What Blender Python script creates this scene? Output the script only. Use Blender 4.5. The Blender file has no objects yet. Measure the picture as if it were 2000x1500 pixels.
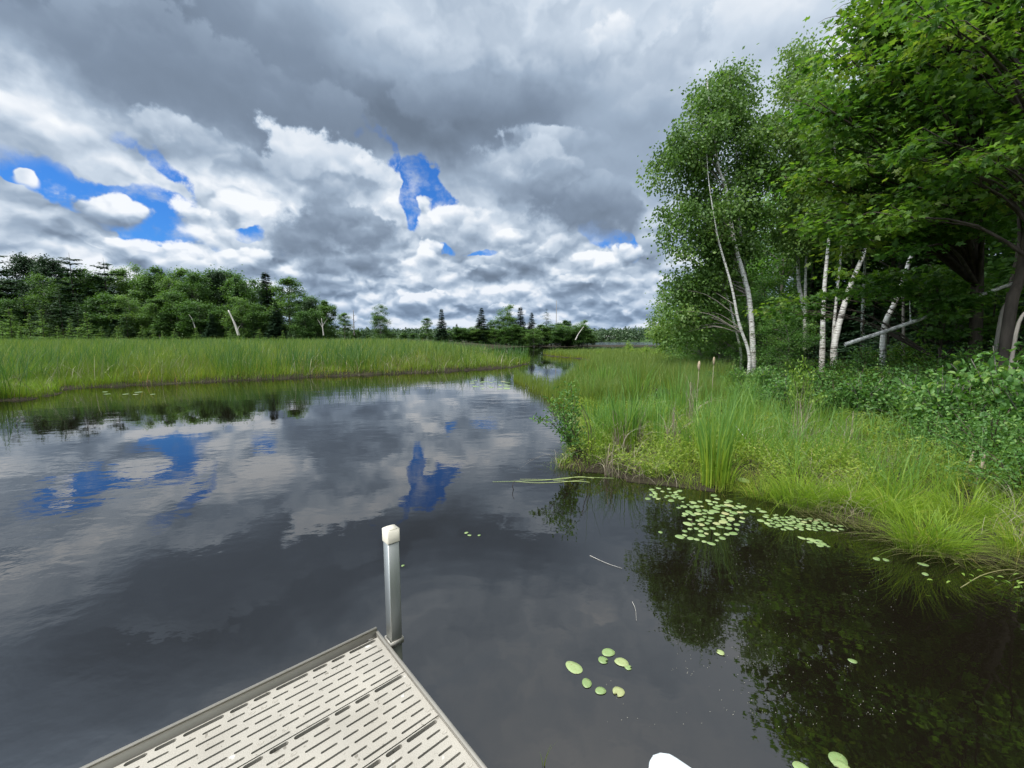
import bpy, math, random
import numpy as np
R = math.radians
rng = np.random.default_rng(7)
random.seed(7)
SC = bpy.context.scene
COL = SC.collection

# ------------------------------------------------------------------ camera
F = 800.0                      # focal length in photo pixels (2000 wide)
HOR = 665.0                    # row of the horizon
PIT = math.atan((750 - HOR) / F)
CP, SP = math.cos(PIT), math.sin(PIT)
EYE = 1.6
cam_data = bpy.data.cameras.new('camera')
cam_data.sensor_width = 36.0
cam_data.lens = 36.0 * F / 2000.0
cam_data.clip_start = 0.05
cam_data.clip_end = 6000
cam = bpy.data.objects.new('camera', cam_data)
COL.objects.link(cam)
cam.location = (0, 0, EYE)
cam.rotation_euler = (math.pi / 2 - PIT, 0, 0)
SC.camera = cam

def ray(px, py):
    """forward-normalised ray of a photo pixel: (x, 1, z) per metre forward"""
    fw = F * CP - (py - 750) * SP
    dn = (py - 750) * CP + F * SP
    return (px - 1000) / fw, -dn / fw
def P(px, py, D):
    """world point on that ray, D metres ahead of the camera"""
    x, z = ray(px, py)
    return (x * D, D, EYE + z * D)
def G(px, py, z=0.0):
    """world point where that ray meets height z"""
    x, s = ray(px, py)
    D = (z - EYE) / s
    return (x * D, D, z)

# ------------------------------------------------------------------ view, sun
SC.render.engine = 'CYCLES'
SC.view_settings.view_transform = 'Standard'
SC.view_settings.look = 'None'
SC.view_settings.exposure = 0.1
SC.view_settings.gamma = 1.0
SC.cycles.max_bounces = 7
SC.cycles.diffuse_bounces = 3
SC.cycles.glossy_bounces = 3
SC.cycles.transmission_bounces = 5
SC.cycles.transparent_max_bounces = 6
SC.cycles.caustics_reflective = False
SC.cycles.caustics_refractive = False
SC.cycles.use_denoising = True
try: SC.cycles.denoiser = 'OPENIMAGEDENOISE'
except Exception: pass

SUN_EL, SUN_AZ = 58.0, -125.0   # azimuth measured clockwise from +Y
sd = bpy.data.lights.new('sun', 'SUN')
sd.energy = 3.0
sd.angle = R(6.0)
sd.color = (1.0, 0.955, 0.88)
sun = bpy.data.objects.new('sun', sd)
COL.objects.link(sun)
sun.rotation_euler = (R(90 - SUN_EL), 0, R(180 - SUN_AZ))

# ------------------------------------------------------------------ sky
world = bpy.data.worlds.new('World')
SC.world = world
world.use_nodes = True
nt = world.node_tree
nt.nodes.clear()
def N(tp, **kw):
    n = nt.nodes.new(tp)
    for k, v in kw.items(): setattr(n, k, v)
    return n
def put(s, v):
    if isinstance(v, bpy.types.NodeSocket): s.id_data.links.new(v, s)
    else: s.default_value = v
def M(op, a, b=0.0, c=None, clamp=False):
    n = N('ShaderNodeMath', operation=op); n.use_clamp = clamp
    put(n.inputs[0], a); put(n.inputs[1], b)
    if c is not None: put(n.inputs[2], c)
    return n.outputs[0]
def V(op, a, b=(0, 0, 0), out=0):
    n = N('ShaderNodeVectorMath', operation=op)
    put(n.inputs[0], a)
    if op == 'SCALE': put(n.inputs['Scale'], b)
    else: put(n.inputs[1], b)
    return n.outputs[out]
def smooth(v, a, b, x=0.0, y=1.0):
    n = N('ShaderNodeMapRange', interpolation_type='SMOOTHSTEP')
    put(n.inputs[0], v); put(n.inputs[1], a); put(n.inputs[2], b); put(n.inputs[3], x); put(n.inputs[4], y)
    return n.outputs[0]
def noise(v, scale, detail=5, rough=.55, out=0, dim='3D', dist=0.0, lac=2.0):
    n = N('ShaderNodeTexNoise', noise_dimensions=dim)
    put(n.inputs['Vector'], v); n.inputs['Scale'].default_value = scale
    n.inputs['Detail'].default_value = detail; n.inputs['Roughness'].default_value = rough
    n.inputs['Distortion'].default_value = dist; n.inputs['Lacunarity'].default_value = lac
    return n.outputs[out]
tc = N('ShaderNodeTexCoord')
DIR = tc.outputs['Generated']
sx = N('ShaderNodeSeparateXYZ'); put(sx.inputs[0], DIR)
X, Y, Z = sx.outputs
az = M('ARCTAN2', X, Y)
el = M('ARCSINE', M('MINIMUM', Z, .9999))
cb = N('ShaderNodeCombineXYZ'); put(cb.inputs[0], az); put(cb.inputs[1], el)
ang = cb.outputs[0]
w1 = V('SCALE', V('SUBTRACT', noise(DIR, 4.5, 2, .6, out=1), (.5, .5, .5)), .12)
w2 = V('SCALE', V('SUBTRACT', noise(DIR, 15.0, 3, .6, out=1), (.5, .5, .5)), .055)
UV = V('ADD', V('ADD', ang, w1), w2)
suv = N('ShaderNodeSeparateXYZ'); put(suv.inputs[0], UV)
def uv_after(prev):
    """the warped sky coordinate; its third value only orders the evaluation"""
    if prev is None: return UV
    q = N('ShaderNodeCombineXYZ'); put(q.inputs[0], suv.outputs[0]); put(q.inputs[1], suv.outputs[1]); put(q.inputs[2], prev)
    return q.outputs[0]
def a_e(px, py):
    x, z = ray(px, py)
    return math.atan2(x, 1), math.atan2(z, math.hypot(x, 1))
def blobs(lst):
    acc = None
    for (px, py, rx, ry, rot, amp) in lst:
        a0, e0 = a_e(px, py)
        k = math.cos(math.atan2(px - 1000, F)) ** 2
        mp = N('ShaderNodeMapping', vector_type='TEXTURE')
        put(mp.inputs[0], uv_after(acc))
        mp.inputs[1].default_value = (a0, e0, 0)
        mp.inputs[2].default_value = (0, 0, R(-rot))
        mp.inputs[3].default_value = (rx / F * (.35 + .65 * k), ry / F * (.35 + .65 * math.sqrt(k)), 1e3)
        ln = N('ShaderNodeVectorMath', operation='LENGTH'); put(ln.inputs[0], mp.outputs[0])
        t = smooth(ln.outputs['Value'], 1.55, .25, 0.0, amp)
        acc = t if acc is None else M('ADD', acc, t)
    return acc
HOLES = [(140, 372, 130, 42, 18, 1.1), (290, 435, 62, 60, 50, 1.1), (330, 480, 80, 26, 5, 1), (262, 297, 52, 18, 12, .62),
         (342, 333, 20, 36, -20, .68), (735, 238, 30, 28, 0, .60), (815, 335, 42, 26, 0, 1.0), (797, 400, 20, 44, 0, .9),
         (862, 388, 34, 26, 40, .85), (480, 461, 32, 20, 0, .95), (872, 486, 38, 20, 10, .95), (946, 495, 24, 10, 0, .8),
         (1190, 446, 60, 18, 4, .9), (1240, 466, 18, 28, 0, .9), (10, 345, 22, 18, 0, .8), (700, 255, 16, 10, 0, .55), (760, 300, 12, 30, 0, .5),
         (1235, 610, 90, 7, 0, .5), (700, 612, 60, 7, 0, .5), (560, 560, 30, 8, 0, .45)]
BODIES = [(900, 622, 300, 12, .90, .50, .3), (690, 597, 120, 16, .60, .30, .4), (1180, 606, 110, 14, .95, .36, .4), (820, 585, 60, 20, 1.1, .36, .4), (1010, 590, 90, 17, .85, .30, .4),
          (560, 545, 150, 24, .75, .34, .5), (340, 512, 190, 30, 1.15, .60, .3), (950, 552, 100, 24, .80, .24, .5), (1110, 560, 100, 22, .88, .26, .5), (1240, 545, 70, 22, .95, .34, .4),
          (1180, 500, 115, 44, 1.15, .42, .4), (1030, 515, 80, 30, .90, .30, .5), (835, 498, 48, 38, 1.1, .42, .4), (720, 520, 90, 22, .66, .26, .5),
          (250, 130, 300, 80, .36, .20, .7), (560, 190, 260, 85, .34, .12, .6), (930, 215, 240, 55, .36, .12, .6), (1190, 95, 110, 55, .92, .52, .7), (800, 65, 110, 45, .70, .44, .8),
          (50, 240, 170, 60, .80, .46, .6), (1330, 110, 150, 90, .72, .50, .8), (1110, 285, 170, 42, .66, .36, .6), (440, 290, 160, 38, .66, .36, .6), (1250, 230, 120, 60, .60, .36, .7), (1500, 60, 160, 90, .86, .60, .8),
          (30, 455, 130, 42, .62, .36, .5), (200, 430, 74, 44, 1.0, .50, .35), (44, 354, 32, 24, 1.0, .70, .35), (80, 500, 160, 20, .55, .36, .5),
          (395, 440, 80, 56, 1.12, .52, .35), (905, 420, 98, 42, 1.12, .42, .35), (1010, 470, 60, 26, .72, .36, .5), (600, 330, 185, 85, .80, .52, .5),
          (650, 425, 135, 88, .56, .16, .35), (1000, 345, 140, 70, .66, .38, .5), (1140, 390, 150, 56, .44, .14, .35)]
LUM = [(560, 140, 580, 95, 8, -.38), (150, 70, 260, 80, 0, -.20), (400, 250, 220, 60, 15, -.12), (960, 230, 330, 60, -6, -.28),
       (1250, 330, 120, 80, 0, -.10), (470, 350, 120, 50, 10, .20), (60, 200, 160, 60, 20, .18), (150, 330, 120, 30, 10, -.05),
       (1480, 40, 230, 110, 0, .16), (1640, 20, 90, 90, 0, .20), (1420, 220, 200, 110, 0, .06), (1180, 60, 160, 70, 0, .12),
       (1060, 270, 260, 30, -12, .10), (780, 70, 130, 60, 0, .12), (740, 340, 60, 70, 0, .2)]
H = blobs(HOLES)
# cloud coordinates: a sheet overhead, so puffs shrink and flatten towards the horizon
zz = M('ADD', M('MAXIMUM', Z, 0.0), .42)
cp_ = N('ShaderNodeCombineXYZ'); put(cp_.inputs[0], M('DIVIDE', X, zz)); put(cp_.inputs[1], M('DIVIDE', Y, zz)); put(cp_.inputs[2], M('MULTIPLY', Z, 1.0))
PQ = V('ADD', cp_.outputs[0], V('SCALE', w2, 2.2))
PQ2 = V('ADD', V('SCALE', PQ, .972), (0, 0, .0))
def voro(v, sc, detail, rough=.5):
    n = N('ShaderNodeTexVoronoi', voronoi_dimensions='2D', feature='F1')
    put(n.inputs['Vector'], v); n.inputs['Scale'].default_value = sc
    n.inputs['Detail'].default_value = detail; n.inputs['Roughness'].default_value = rough
    return n.outputs['Distance']
def curve(v, stops):
    q = N('ShaderNodeValToRGB'); e = q.color_ramp.elements
    q.color_ramp.interpolation = 'LINEAR'
    e[0].position, e[0].color = stops[0][0], (stops[0][1],) * 3 + (1,)
    e[1].position, e[1].color = stops[-1][0], (stops[-1][1],) * 3 + (1,)
    for p, c in stops[1:-1]: e.new(p).color = (c, c, c, 1)
    put(q.inputs[0], v)
    return q.outputs[0]
v_a = voro(PQ, 3.4, 2.8, .5); v_b = voro(PQ2, 3.4, 2.8, .5)
lump = M('SUBTRACT', .5, v_a)
n_c = M('ADD', noise(PQ, .85, 7, .52, dim='2D'), M('MULTIPLY', lump, .09))
n_d = M('ADD', noise(V('ADD', PQ, (7.3, 2.1, 0)), 2.4, 6, .52, dim='2D'), M('MULTIPLY', lump, .12))
rim1 = curve(n_c, [(.30, .42), (.46, .36), (.495, 1.0), (.56, .62), (.66, .22), (.80, .0)])
rim2 = curve(n_d, [(.30, .35), (.45, .38), (.49, 1.0), (.56, .6), (.66, .25), (.80, .0)])
n_h = noise(DIR, 11.0, 6, .62)
n_a = noise(V('ADD', PQ, (3.1, 9.7, 0)), 5.0, 5, .6, dim='2D')
hole = smooth(M('ADD', H, M('MULTIPLY', M('SUBTRACT', n_h, .5), 2.2)), .38, .66)
puff = M('MULTIPLY', M('SUBTRACT', v_b, v_a), 1.35)
low = smooth(el, .26, .08)
calm = M('SUBTRACT', 1.0, blobs([(1150, 300, 200, 110, 0, .35), (1480, 170, 300, 260, 0, .65), (500, 120, 600, 130, 0, .6)]))
lum = M('ADD', blobs(LUM), .58)
# separate cumulus bodies, far ones first: lit towards the top, grey at the base, lumpy edges
crisp = M('ADD', M('MULTIPLY', M('SUBTRACT', .42, v_a), .75), M('MULTIPLY', M('SUBTRACT', n_h, .5), 1.3))
cover_ = None
for (px, py, rx, ry, top_, bot_, soft_) in BODIES:
    a0, e0 = a_e(px, py)
    k = math.cos(math.atan2(px - 1000, F)) ** 2
    mp = N('ShaderNodeMapping', vector_type='TEXTURE')
    put(mp.inputs[0], uv_after(lum)); mp.inputs[1].default_value = (a0, e0, 0)
    mp.inputs[3].default_value = (rx / F * (.35 + .65 * k), ry / F * (.35 + .65 * math.sqrt(k)), 1e3)
    ln = N('ShaderNodeVectorMath', operation='LENGTH'); put(ln.inputs[0], mp.outputs[0])
    sp = N('ShaderNodeSeparateXYZ'); put(sp.inputs[0], mp.outputs[0])
    dd = M('SUBTRACT', ln.outputs['Value'], crisp)
    # bases melt away softly, tops are crisp
    wdt = smooth(sp.outputs[1], .3, -.7, .10, soft_)
    q = N('ShaderNodeMapRange', interpolation_type='SMOOTHSTEP')
    put(q.inputs[0], dd); put(q.inputs[1], M('ADD', 1.0, wdt)); put(q.inputs[2], M('SUBTRACT', 1.0, wdt)); put(q.inputs[3], 0.0); put(q.inputs[4], 1.0)
    m_ = q.outputs[0]
    sh = smooth(M('ADD', sp.outputs[1], M('MULTIPLY', crisp, .6)), -.75, .95, bot_, top_)
    mxb = N('ShaderNodeMix', data_type='FLOAT'); put(mxb.inputs[0], m_); put(mxb.inputs[2], lum); put(mxb.inputs[3], sh)
    lum = mxb.outputs[0]
    cover_ = m_ if cover_ is None else M('MAXIMUM', cover_, m_)
hole = M('MULTIPLY', hole, M('SUBTRACT', 1.0, M('MULTIPLY', cover_, .97)))
hole = M('MULTIPLY', hole, smooth(M('ADD', n_h, M('MULTIPLY', n_a, .6)), .98, .74, .35, 1.0))
bri = smooth(lum, .18, .68, .30, 1.0)
act = M('MULTIPLY', M('ADD', bri, M('MULTIPLY', low, .40)), M('MULTIPLY', smooth(el, .62, .24, .45, 1.0), M('MAXIMUM', calm, .25)))
lum = M('ADD', lum, M('MULTIPLY', puff, M('MULTIPLY', act, .8)))
lum = M('ADD', lum, M('MULTIPLY', M('SUBTRACT', rim1, .45), M('MULTIPLY', act, .28)))
lum = M('ADD', lum, M('MULTIPLY', M('SUBTRACT', rim2, .45), M('MULTIPLY', act, .22)))
sunv = (math.cos(R(SUN_EL)) * math.sin(R(SUN_AZ)), math.cos(R(SUN_EL)) * math.cos(R(SUN_AZ)), math.sin(R(SUN_EL)))
dt = N('ShaderNodeVectorMath', operation='DOT_PRODUCT'); put(dt.inputs[0], DIR); dt.inputs[1].default_value = sunv
# unseen sky round the sun, behind the dock, brightened as added fill light
back = smooth(dt.outputs['Value'], .45, 1.0, 0.0, 1.0)
high = smooth(Z, .55, .85, 0.0, .34)
lum = M('ADD', lum, high)
ramp = N('ShaderNodeValToRGB')
cr = ramp.color_ramp
cr.elements[0].position = 0.0; cr.elements[0].color = (.140, .182, .245, 1)
cr.elements[1].position = 1.0; cr.elements[1].color = (.88, .91, .95, 1)
for p, c in ((.22, (.205, .265, .355, 1)), (.45, (.330, .415, .530, 1)), (.70, (.56, .645, .75, 1))):
    e = cr.elements.new(p); e.color = c
put(ramp.inputs[0], lum)
sky = N('ShaderNodeTexSky', sky_type='NISHITA')
sky.sun_disc = False
sky.sun_elevation = R(SUN_EL)
sky.sun_rotation = R(SUN_AZ)
sky.air_density = 1.2; sky.dust_density = .4; sky.ozone_density = 2.5
tint = N('ShaderNodeMix', data_type='RGBA', blend_type='MULTIPLY')
tint.inputs[0].default_value = 1.0
put(tint.inputs[6], sky.outputs[0]); tint.inputs[7].default_value = (.027,.070,.138,1)
boost = N('ShaderNodeMix', data_type='RGBA', blend_type='MIX')
put(boost.inputs[0], back)
put(boost.inputs[6], ramp.outputs[0])
bs = N('ShaderNodeVectorMath', operation='SCALE'); put(bs.inputs[0], ramp.outputs[0]); bs.inputs['Scale'].default_value = 4.2
put(boost.inputs[7], bs.outputs[0])
mx = N('ShaderNodeMix', data_type='RGBA', blend_type='MIX')
put(mx.inputs[0], hole); put(mx.inputs[6], boost.outputs[2]); put(mx.inputs[7], tint.outputs[2])
# thin pale air low over the horizon
air = smooth(el, .20, .0, 0.0, .26)
mh = N('ShaderNodeMix', data_type='RGBA', blend_type='MIX')
put(mh.inputs[0], air); put(mh.inputs[6], mx.outputs[2]); mh.inputs[7].default_value = (.26, .41, .66, 1)
bg = N('ShaderNodeBackground'); put(bg.inputs[0], mh.outputs[2]); bg.inputs[1].default_value = 1.0
wo = N('ShaderNodeOutputWorld'); nt.links.new(bg.outputs[0], wo.inputs[0])
world.cycles.sampling_method = 'MANUAL'
world.cycles.sample_map_resolution = 512

# ------------------------------------------------------------------ material helpers
def new_mat(name):
    m = bpy.data.materials.new(name); m.use_nodes = True
    t = m.node_tree; t.nodes.clear()
    return m, t
class NT:
    """small wrapper so material graphs read like formulas"""
    def __init__(s, name):
        s.m, s.t = new_mat(name)
        s.out = s.t.nodes.new('ShaderNodeOutputMaterial')
    def n(s, tp, ins=None, **kw):
        q = s.t.nodes.new(tp)
        for k, v in kw.items(): setattr(q, k, v)
        for k, v in (ins or {}).items(): put(q.inputs[k], v)
        return q
    def math(s, op, a, b=0.0): return s.n('ShaderNodeMath', {0: a, 1: b}, operation=op).outputs[0]
    def noise(s, v, scale, detail=4, rough=.55): return s.n('ShaderNodeTexNoise', {'Vector': v, 'Scale': scale, 'Detail': detail, 'Roughness': rough}).outputs[0]
    def mix(s, f, a, b, bt='MIX'): return s.n('ShaderNodeMix', {0: f, 6: a, 7: b}, data_type='RGBA', blend_type=bt).outputs[2]
    def rng(s, v, a, b, c=0.0, d=1.0): return s.n('ShaderNodeMapRange', {0: v, 1: a, 2: b, 3: c, 4: d}).outputs[0]
    def attr(s, name): return s.n('ShaderNodeAttribute', attribute_name=name).outputs['Fac']
    def ramp(s, v, stops):
        q = s.n('ShaderNodeValToRGB', {0: v}); e = q.color_ramp.elements
        e[0].position, e[0].color = stops[0][0], (*stops[0][1], 1)
        e[1].position, e[1].color = stops[-1][0], (*stops[-1][1], 1)
        for p, c in stops[1:-1]: e.new(p).color = (*c, 1)
        return q.outputs[0]
    def link(s, shader): s.t.links.new(shader, s.out.inputs[0]); return s.m
def obco(w): return w.n('ShaderNodeTexCoord').outputs['Object']
def gpos(w): return w.n('ShaderNodeNewGeometry').outputs['Position']

def leaf_mat(name, stops, trans=.40, tcol=(1.25, 1.35, .55), rough=.5, along=None, spec=.35, orand=.2):
    """foliage: colour differs leaf by leaf ('rr') and, for blades, along the blade ('tt')"""
    w = NT(name)
    rr = w.attr('rr')
    oi = w.n('ShaderNodeObjectInfo').outputs['Random']
    v = w.math('ADD', w.math('MULTIPLY', rr, 1 - orand), w.math('MULTIPLY', oi, orand))
    c = w.ramp(v, stops)
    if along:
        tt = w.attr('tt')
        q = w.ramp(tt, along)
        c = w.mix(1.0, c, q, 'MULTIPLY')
    bs = w.n('ShaderNodeBsdfPrincipled', {'Base Color': c, 'Roughness': rough, 'Specular IOR Level': spec})
    tr = w.n('ShaderNodeBsdfTranslucent', {'Color': w.mix(1.0, c, (*tcol, 1), 'MULTIPLY')})
    mxs = w.n('ShaderNodeMixShader', {0: trans})
    w.t.links.new(bs.outputs[0], mxs.inputs[1]); w.t.links.new(tr.outputs[0], mxs.inputs[2])
    return w.link(mxs.outputs[0])
def plain_mat(name, col, rough=.6, metal=0.0, vary=.12, scale=20, bump=0.0, bscale=80, spec=.5, stretch=None):
    w = NT(name)
    co = obco(w)
    if stretch: co = w.n('ShaderNodeMapping', {0: co, 3: stretch}).outputs[0]
    f = w.noise(co, scale, 5)
    lo = tuple(x * (1 - vary) for x in col); hi = tuple(min(1, x * (1 + vary)) for x in col)
    c = w.ramp(f, [(.3, lo), (.7, hi)])
    bs = w.n('ShaderNodeBsdfPrincipled', {'Base Color': c, 'Roughness': w.rng(f, .3, .7, rough * .85, min(1, rough * 1.15)), 'Metallic': metal, 'Specular IOR Level': spec})
    if bump:
        b = w.n('ShaderNodeBump', {'Height': w.noise(co, bscale, 4), 'Strength': bump, 'Distance': .01})
        w.t.links.new(b.outputs[0], bs.inputs['Normal'])
    return w.link(bs.outputs[0])
def birch_mat(name):
    w = NT(name)
    co = obco(w)
    m1 = w.n('ShaderNodeMapping', {0: co, 3: (3.0, 3.0, 22.0)}).outputs[0]
    a = w.noise(m1, 1.6, 4, .6)
    m2 = w.n('ShaderNodeMapping', {0: co, 3: (1.0, 1.0, 2.2)}).outputs[0]
    b = w.noise(m2, 2.2, 5, .6)
    c = w.ramp(a, [(.36, (.07, .06, .055)), (.42, (.40, .37, .33)), (.50, (.66, .64, .60)), (.75, (.74, .73, .70))])
    c = w.mix(w.rng(b, .60, .66), c, (.05, .045, .04, 1))
    bs = w.n('ShaderNodeBsdfPrincipled', {'Base Color': c, 'Roughness': .75})
    return w.link(bs.outputs[0])

# ------------------------------------------------------------------ object helpers
def tag(o, label=None, cat=None, group=None, kind=None):
    if label: o['label'] = label
    if cat: o['category'] = cat
    if group: o['group'] = group
    if kind: o['kind'] = kind
    return o
def empty(name, loc=(0, 0, 0), rz=0.0):
    o = bpy.data.objects.new(name, None); COL.objects.link(o)
    o.location = loc; o.rotation_euler = (0, 0, rz); o.empty_display_size = .2
    return o
class MB:
    """collects vertices and faces (n-gons allowed) with per-point values rr and tt"""
    def __init__(s): s.v = []; s.f = []; s.rr = []; s.tt = []; s.n = 0
    def add(s, v, f, rr=None, tt=None):
        v = np.asarray(v, dtype=np.float32).reshape(-1, 3)
        k = len(v)
        s.v.append(v)
        s.f.append((np.asarray(f, dtype=np.int64) + s.n) if isinstance(f, np.ndarray) else [[i + s.n for i in q] for q in f])
        s.rr.append(np.full(k, .5, np.float32) if rr is None else np.broadcast_to(np.asarray(rr, np.float32), (k,)))
        s.tt.append(np.zeros(k, np.float32) if tt is None else np.broadcast_to(np.asarray(tt, np.float32), (k,)))
        s.n += k
    def mesh(s, name, mat, smooth=False):
        me = bpy.data.meshes.new(name)
        v = np.concatenate(s.v) if s.v else np.zeros((0, 3), np.float32)
        loops = []; starts = []; tot = 0
        for f in s.f:
            if isinstance(f, np.ndarray):
                k = f.shape[1]
                loops.append(f.reshape(-1)); starts.append(tot + np.arange(len(f)) * k); tot += f.size
            else:
                for q in f:
                    loops.append(np.asarray(q)); starts.append(np.array([tot])); tot += len(q)
        L = np.concatenate(loops).astype(np.int32); S = np.concatenate(starts).astype(np.int32)
        me.vertices.add(len(v)); me.vertices.foreach_set('co', v.reshape(-1))
        me.loops.add(len(L)); me.loops.foreach_set('vertex_index', L)
        me.polygons.add(len(S)); me.polygons.foreach_set('loop_start', S)
        me.update(calc_edges=True)
        for nm, arr in (('rr', s.rr), ('tt', s.tt)):
            a = me.attributes.new(nm, 'FLOAT', 'POINT'); a.data.foreach_set('value', np.concatenate(arr))
        if smooth: me.polygons.foreach_set('use_smooth', np.ones(len(S), bool))
        me.materials.append(mat)
        me.update()
        return me
    def build(s, name, mat, parent=None, smooth=False, loc=None):
        o = bpy.data.objects.new(name, s.mesh(name, mat, smooth)); COL.objects.link(o)
        if parent is not None: o.parent = parent
        if loc is not None: o.location = loc
        return o
def box(mb, c, s, rz=0.0, ax=None, ay=None, az_=None):
    """box with centre c, size s, turned by rz (or on given axes)"""
    c = np.array(c, float)
    if ax is None:
        ax = np.array([math.cos(rz), math.sin(rz), 0]); ay = np.array([-math.sin(rz), math.cos(rz), 0]); az_ = np.array([0, 0, 1.])
    v = []
    for k in (-.5, .5):
        for a, b in ((-.5, -.5), (.5, -.5), (.5, .5), (-.5, .5)):
            v.append(c + ax * a * s[0] + ay * b * s[1] + az_ * k * s[2])
    mb.add(v, [[3, 2, 1, 0], [4, 5, 6, 7], [0, 1, 5, 4], [1, 2, 6, 5], [2, 3, 7, 6], [3, 0, 4, 7]])
def norm(a): return a / np.maximum(np.linalg.norm(a, axis=-1, keepdims=True), 1e-9)
def tube(mb, pts, rad, n=8, cap=True, rr=.5, wob=0.0):
    pts = np.asarray(pts, float); m = len(pts)
    rad = np.broadcast_to(np.asarray(rad, float), (m,))
    tg = norm(np.gradient(pts, axis=0))
    ref = np.array([0, 0, 1.]) if abs(tg[0][2]) < .9 else np.array([1., 0, 0])
    u = norm(np.cross(tg, ref)); w = np.cross(tg, u)
    a = np.arange(n) * 2 * math.pi / n
    rr_ = rad[:, None] * (1 + (rng.uniform(-wob, wob, (m, n)) if wob else 0))
    v = pts[:, None, :] + (u[:, None, :] * np.cos(a)[None, :, None] + w[:, None, :] * np.sin(a)[None, :, None]) * rr_[:, :, None]
    i = np.arange(m - 1)[:, None] * n; j = np.arange(n)[None, :]; j2 = (j + 1) % n
    f = np.stack([i + j, i + j2, i + n + j2, i + n + j], -1).reshape(-1, 4)
    mb.add(v.reshape(-1, 3), f, rr=rr, tt=np.repeat(np.linspace(0, 1, m), n))
    if cap:
        mb.f.append([[mb.n - n + k for k in range(n)]])
def spline(pts, k=6):
    """smooth curve through control points"""
    pts = np.asarray(pts, float)
    if len(pts) < 3:
        t = np.linspace(0, 1, k + 1)[:, None]
        return pts[0] * (1 - t) + pts[1] * t
    q = np.vstack([2 * pts[0] - pts[1], pts, 2 * pts[-1] - pts[-2]])
    out = []
    for i in range(1, len(q) - 2):
        for t in np.linspace(0, 1, k, endpoint=False):
            a, b, c, d = q[i - 1], q[i], q[i + 1], q[i + 2]
            out.append(.5 * ((2 * b) + (-a + c) * t + (2 * a - 5 * b + 4 * c - d) * t * t + (-a + 3 * b - 3 * c + d) * t ** 3))
    out.append(pts[-1])
    return np.array(out)
def leaves(mb, p, d, nrm, L, W, shape='oval', rr=None, fold=.15):
    """many leaves at once: p base points, d tip directions, nrm face normals"""
    p = np.asarray(p, float); m = len(p)
    if m == 0: return
    d = norm(d); s = norm(np.cross(d, nrm)); nn = np.cross(s, d)
    L = np.broadcast_to(L, (m,)); W = np.broadcast_to(W, (m,))
    if shape == 'rhomb':
        prof = [(0, 0, 0), (.5, .5, .0), (1, 0, -.1), (.5, -.5, .0)]
    elif shape == 'oval':
        prof = [(0, 0, 0), (.3, .42, .12), (.68, .38, .10), (1, 0, -.12), (.68, -.38, .10), (.3, -.42, .12)]
    elif shape == 'maple':
        prof = [(0, 0, 0), (.05, .42, .05), (.30, .27, 0), (.52, .62, -.04), (.58, .22, 0), (1, 0, -.12), (.58, -.22, 0), (.52, -.62, -.04), (.30, -.27, 0), (.05, -.42, .05)]
    k = len(prof)
    pr = np.array(prof)
    v = p[:, None, :] + d[:, None, :] * (pr[None, :, 0:1] * L[:, None, None]) + s[:, None, :] * (pr[None, :, 1:2] * W[:, None, None]) + nn[:, None, :] * (pr[None, :, 2:3] * L[:, None, None] * (fold / .15))
    base = np.arange(m)[:, None] * k
    if shape == 'oval':
        f = np.concatenate([base + np.array([[0, 1, 2, 3]]), base + np.array([[0, 3, 4, 5]])])
    elif shape == 'maple':
        f = np.concatenate([base + np.array([[0, 1, 2]]), base + np.array([[2, 3, 4]]), base + np.array([[0, 2, 4]]), base + np.array([[0, 4, 5]]), base + np.array([[0, 5, 6]]), base + np.array([[6, 7, 8]]), base + np.array([[0, 6, 8]]), base + np.array([[0, 8, 9]])])
    else:
        f = base + np.arange(4)[None, :]
    r = rng.random(m) if rr is None else np.broadcast_to(rr, (m,))
    mb.add(v.reshape(-1, 3), f, rr=np.repeat(r, k))
def rand_unit(m):
    v = rng.normal(size=(m, 3)); return norm(v)
def blades(mb, p, h, w, lean, bend, rr, K=4, bendp=2.0, face=None, kink=None):
    """grass or reed blades: p base points, h height, w width, lean unit xy direction, bend 0..1"""
    p = np.asarray(p, float); m = len(p)
    if m == 0: return
    h = np.broadcast_to(h, (m,)); w = np.broadcast_to(w, (m,)); bend = np.broadcast_to(bend, (m,))
    t = np.linspace(0, 1, K + 1)
    bt = bend[:, None] * t[None, :] ** bendp
    out = lean[:, None, :] * (h[:, None] * bt)[:, :, None]
    zc = h[:, None] * (t[None, :] - .45 * bend[:, None] ** 1.5 * t[None, :] ** (bendp + .6))
    c = p[:, None, :] + out; c[:, :, 2] += zc
    a = rng.uniform(0, math.pi, m) if face is None else face
    s = np.stack([np.cos(a), np.sin(a), np.zeros(m)], -1)
    ww = np.clip(1.0 - t ** 2.2, 0, 1) * (.75 + .5 * np.minimum(t * 3, 1) * .5)
    v1 = c[:, :K, :] - s[:, None, :] * (w[:, None] * ww[None, :K] * .5)[:, :, None]
    v2 = c[:, :K, :] + s[:, None, :] * (w[:, None] * ww[None, :K] * .5)[:, :, None]
    v = np.concatenate([np.stack([v1, v2], 2).reshape(m, 2 * K, 3), c[:, K:, :]], 1)
    k = 2 * K + 1
    b = np.arange(m)[:, None] * k
    q = []
    for i in range(K - 1):
        q.append(b + np.array([[2 * i, 2 * i + 1, 2 * i + 3, 2 * i + 2]]))
    mb_t = np.concatenate([np.repeat(t[:K], 2), [1.0]])
    n0 = mb.n
    mb.add(v.reshape(-1, 3), np.concatenate(q), rr=np.repeat(rr, k), tt=np.tile(mb_t, m))
    tri = b + np.array([[2 * K - 2, 2 * K - 1, 2 * K]]) + n0
    mb.f.append(tri)
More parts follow.
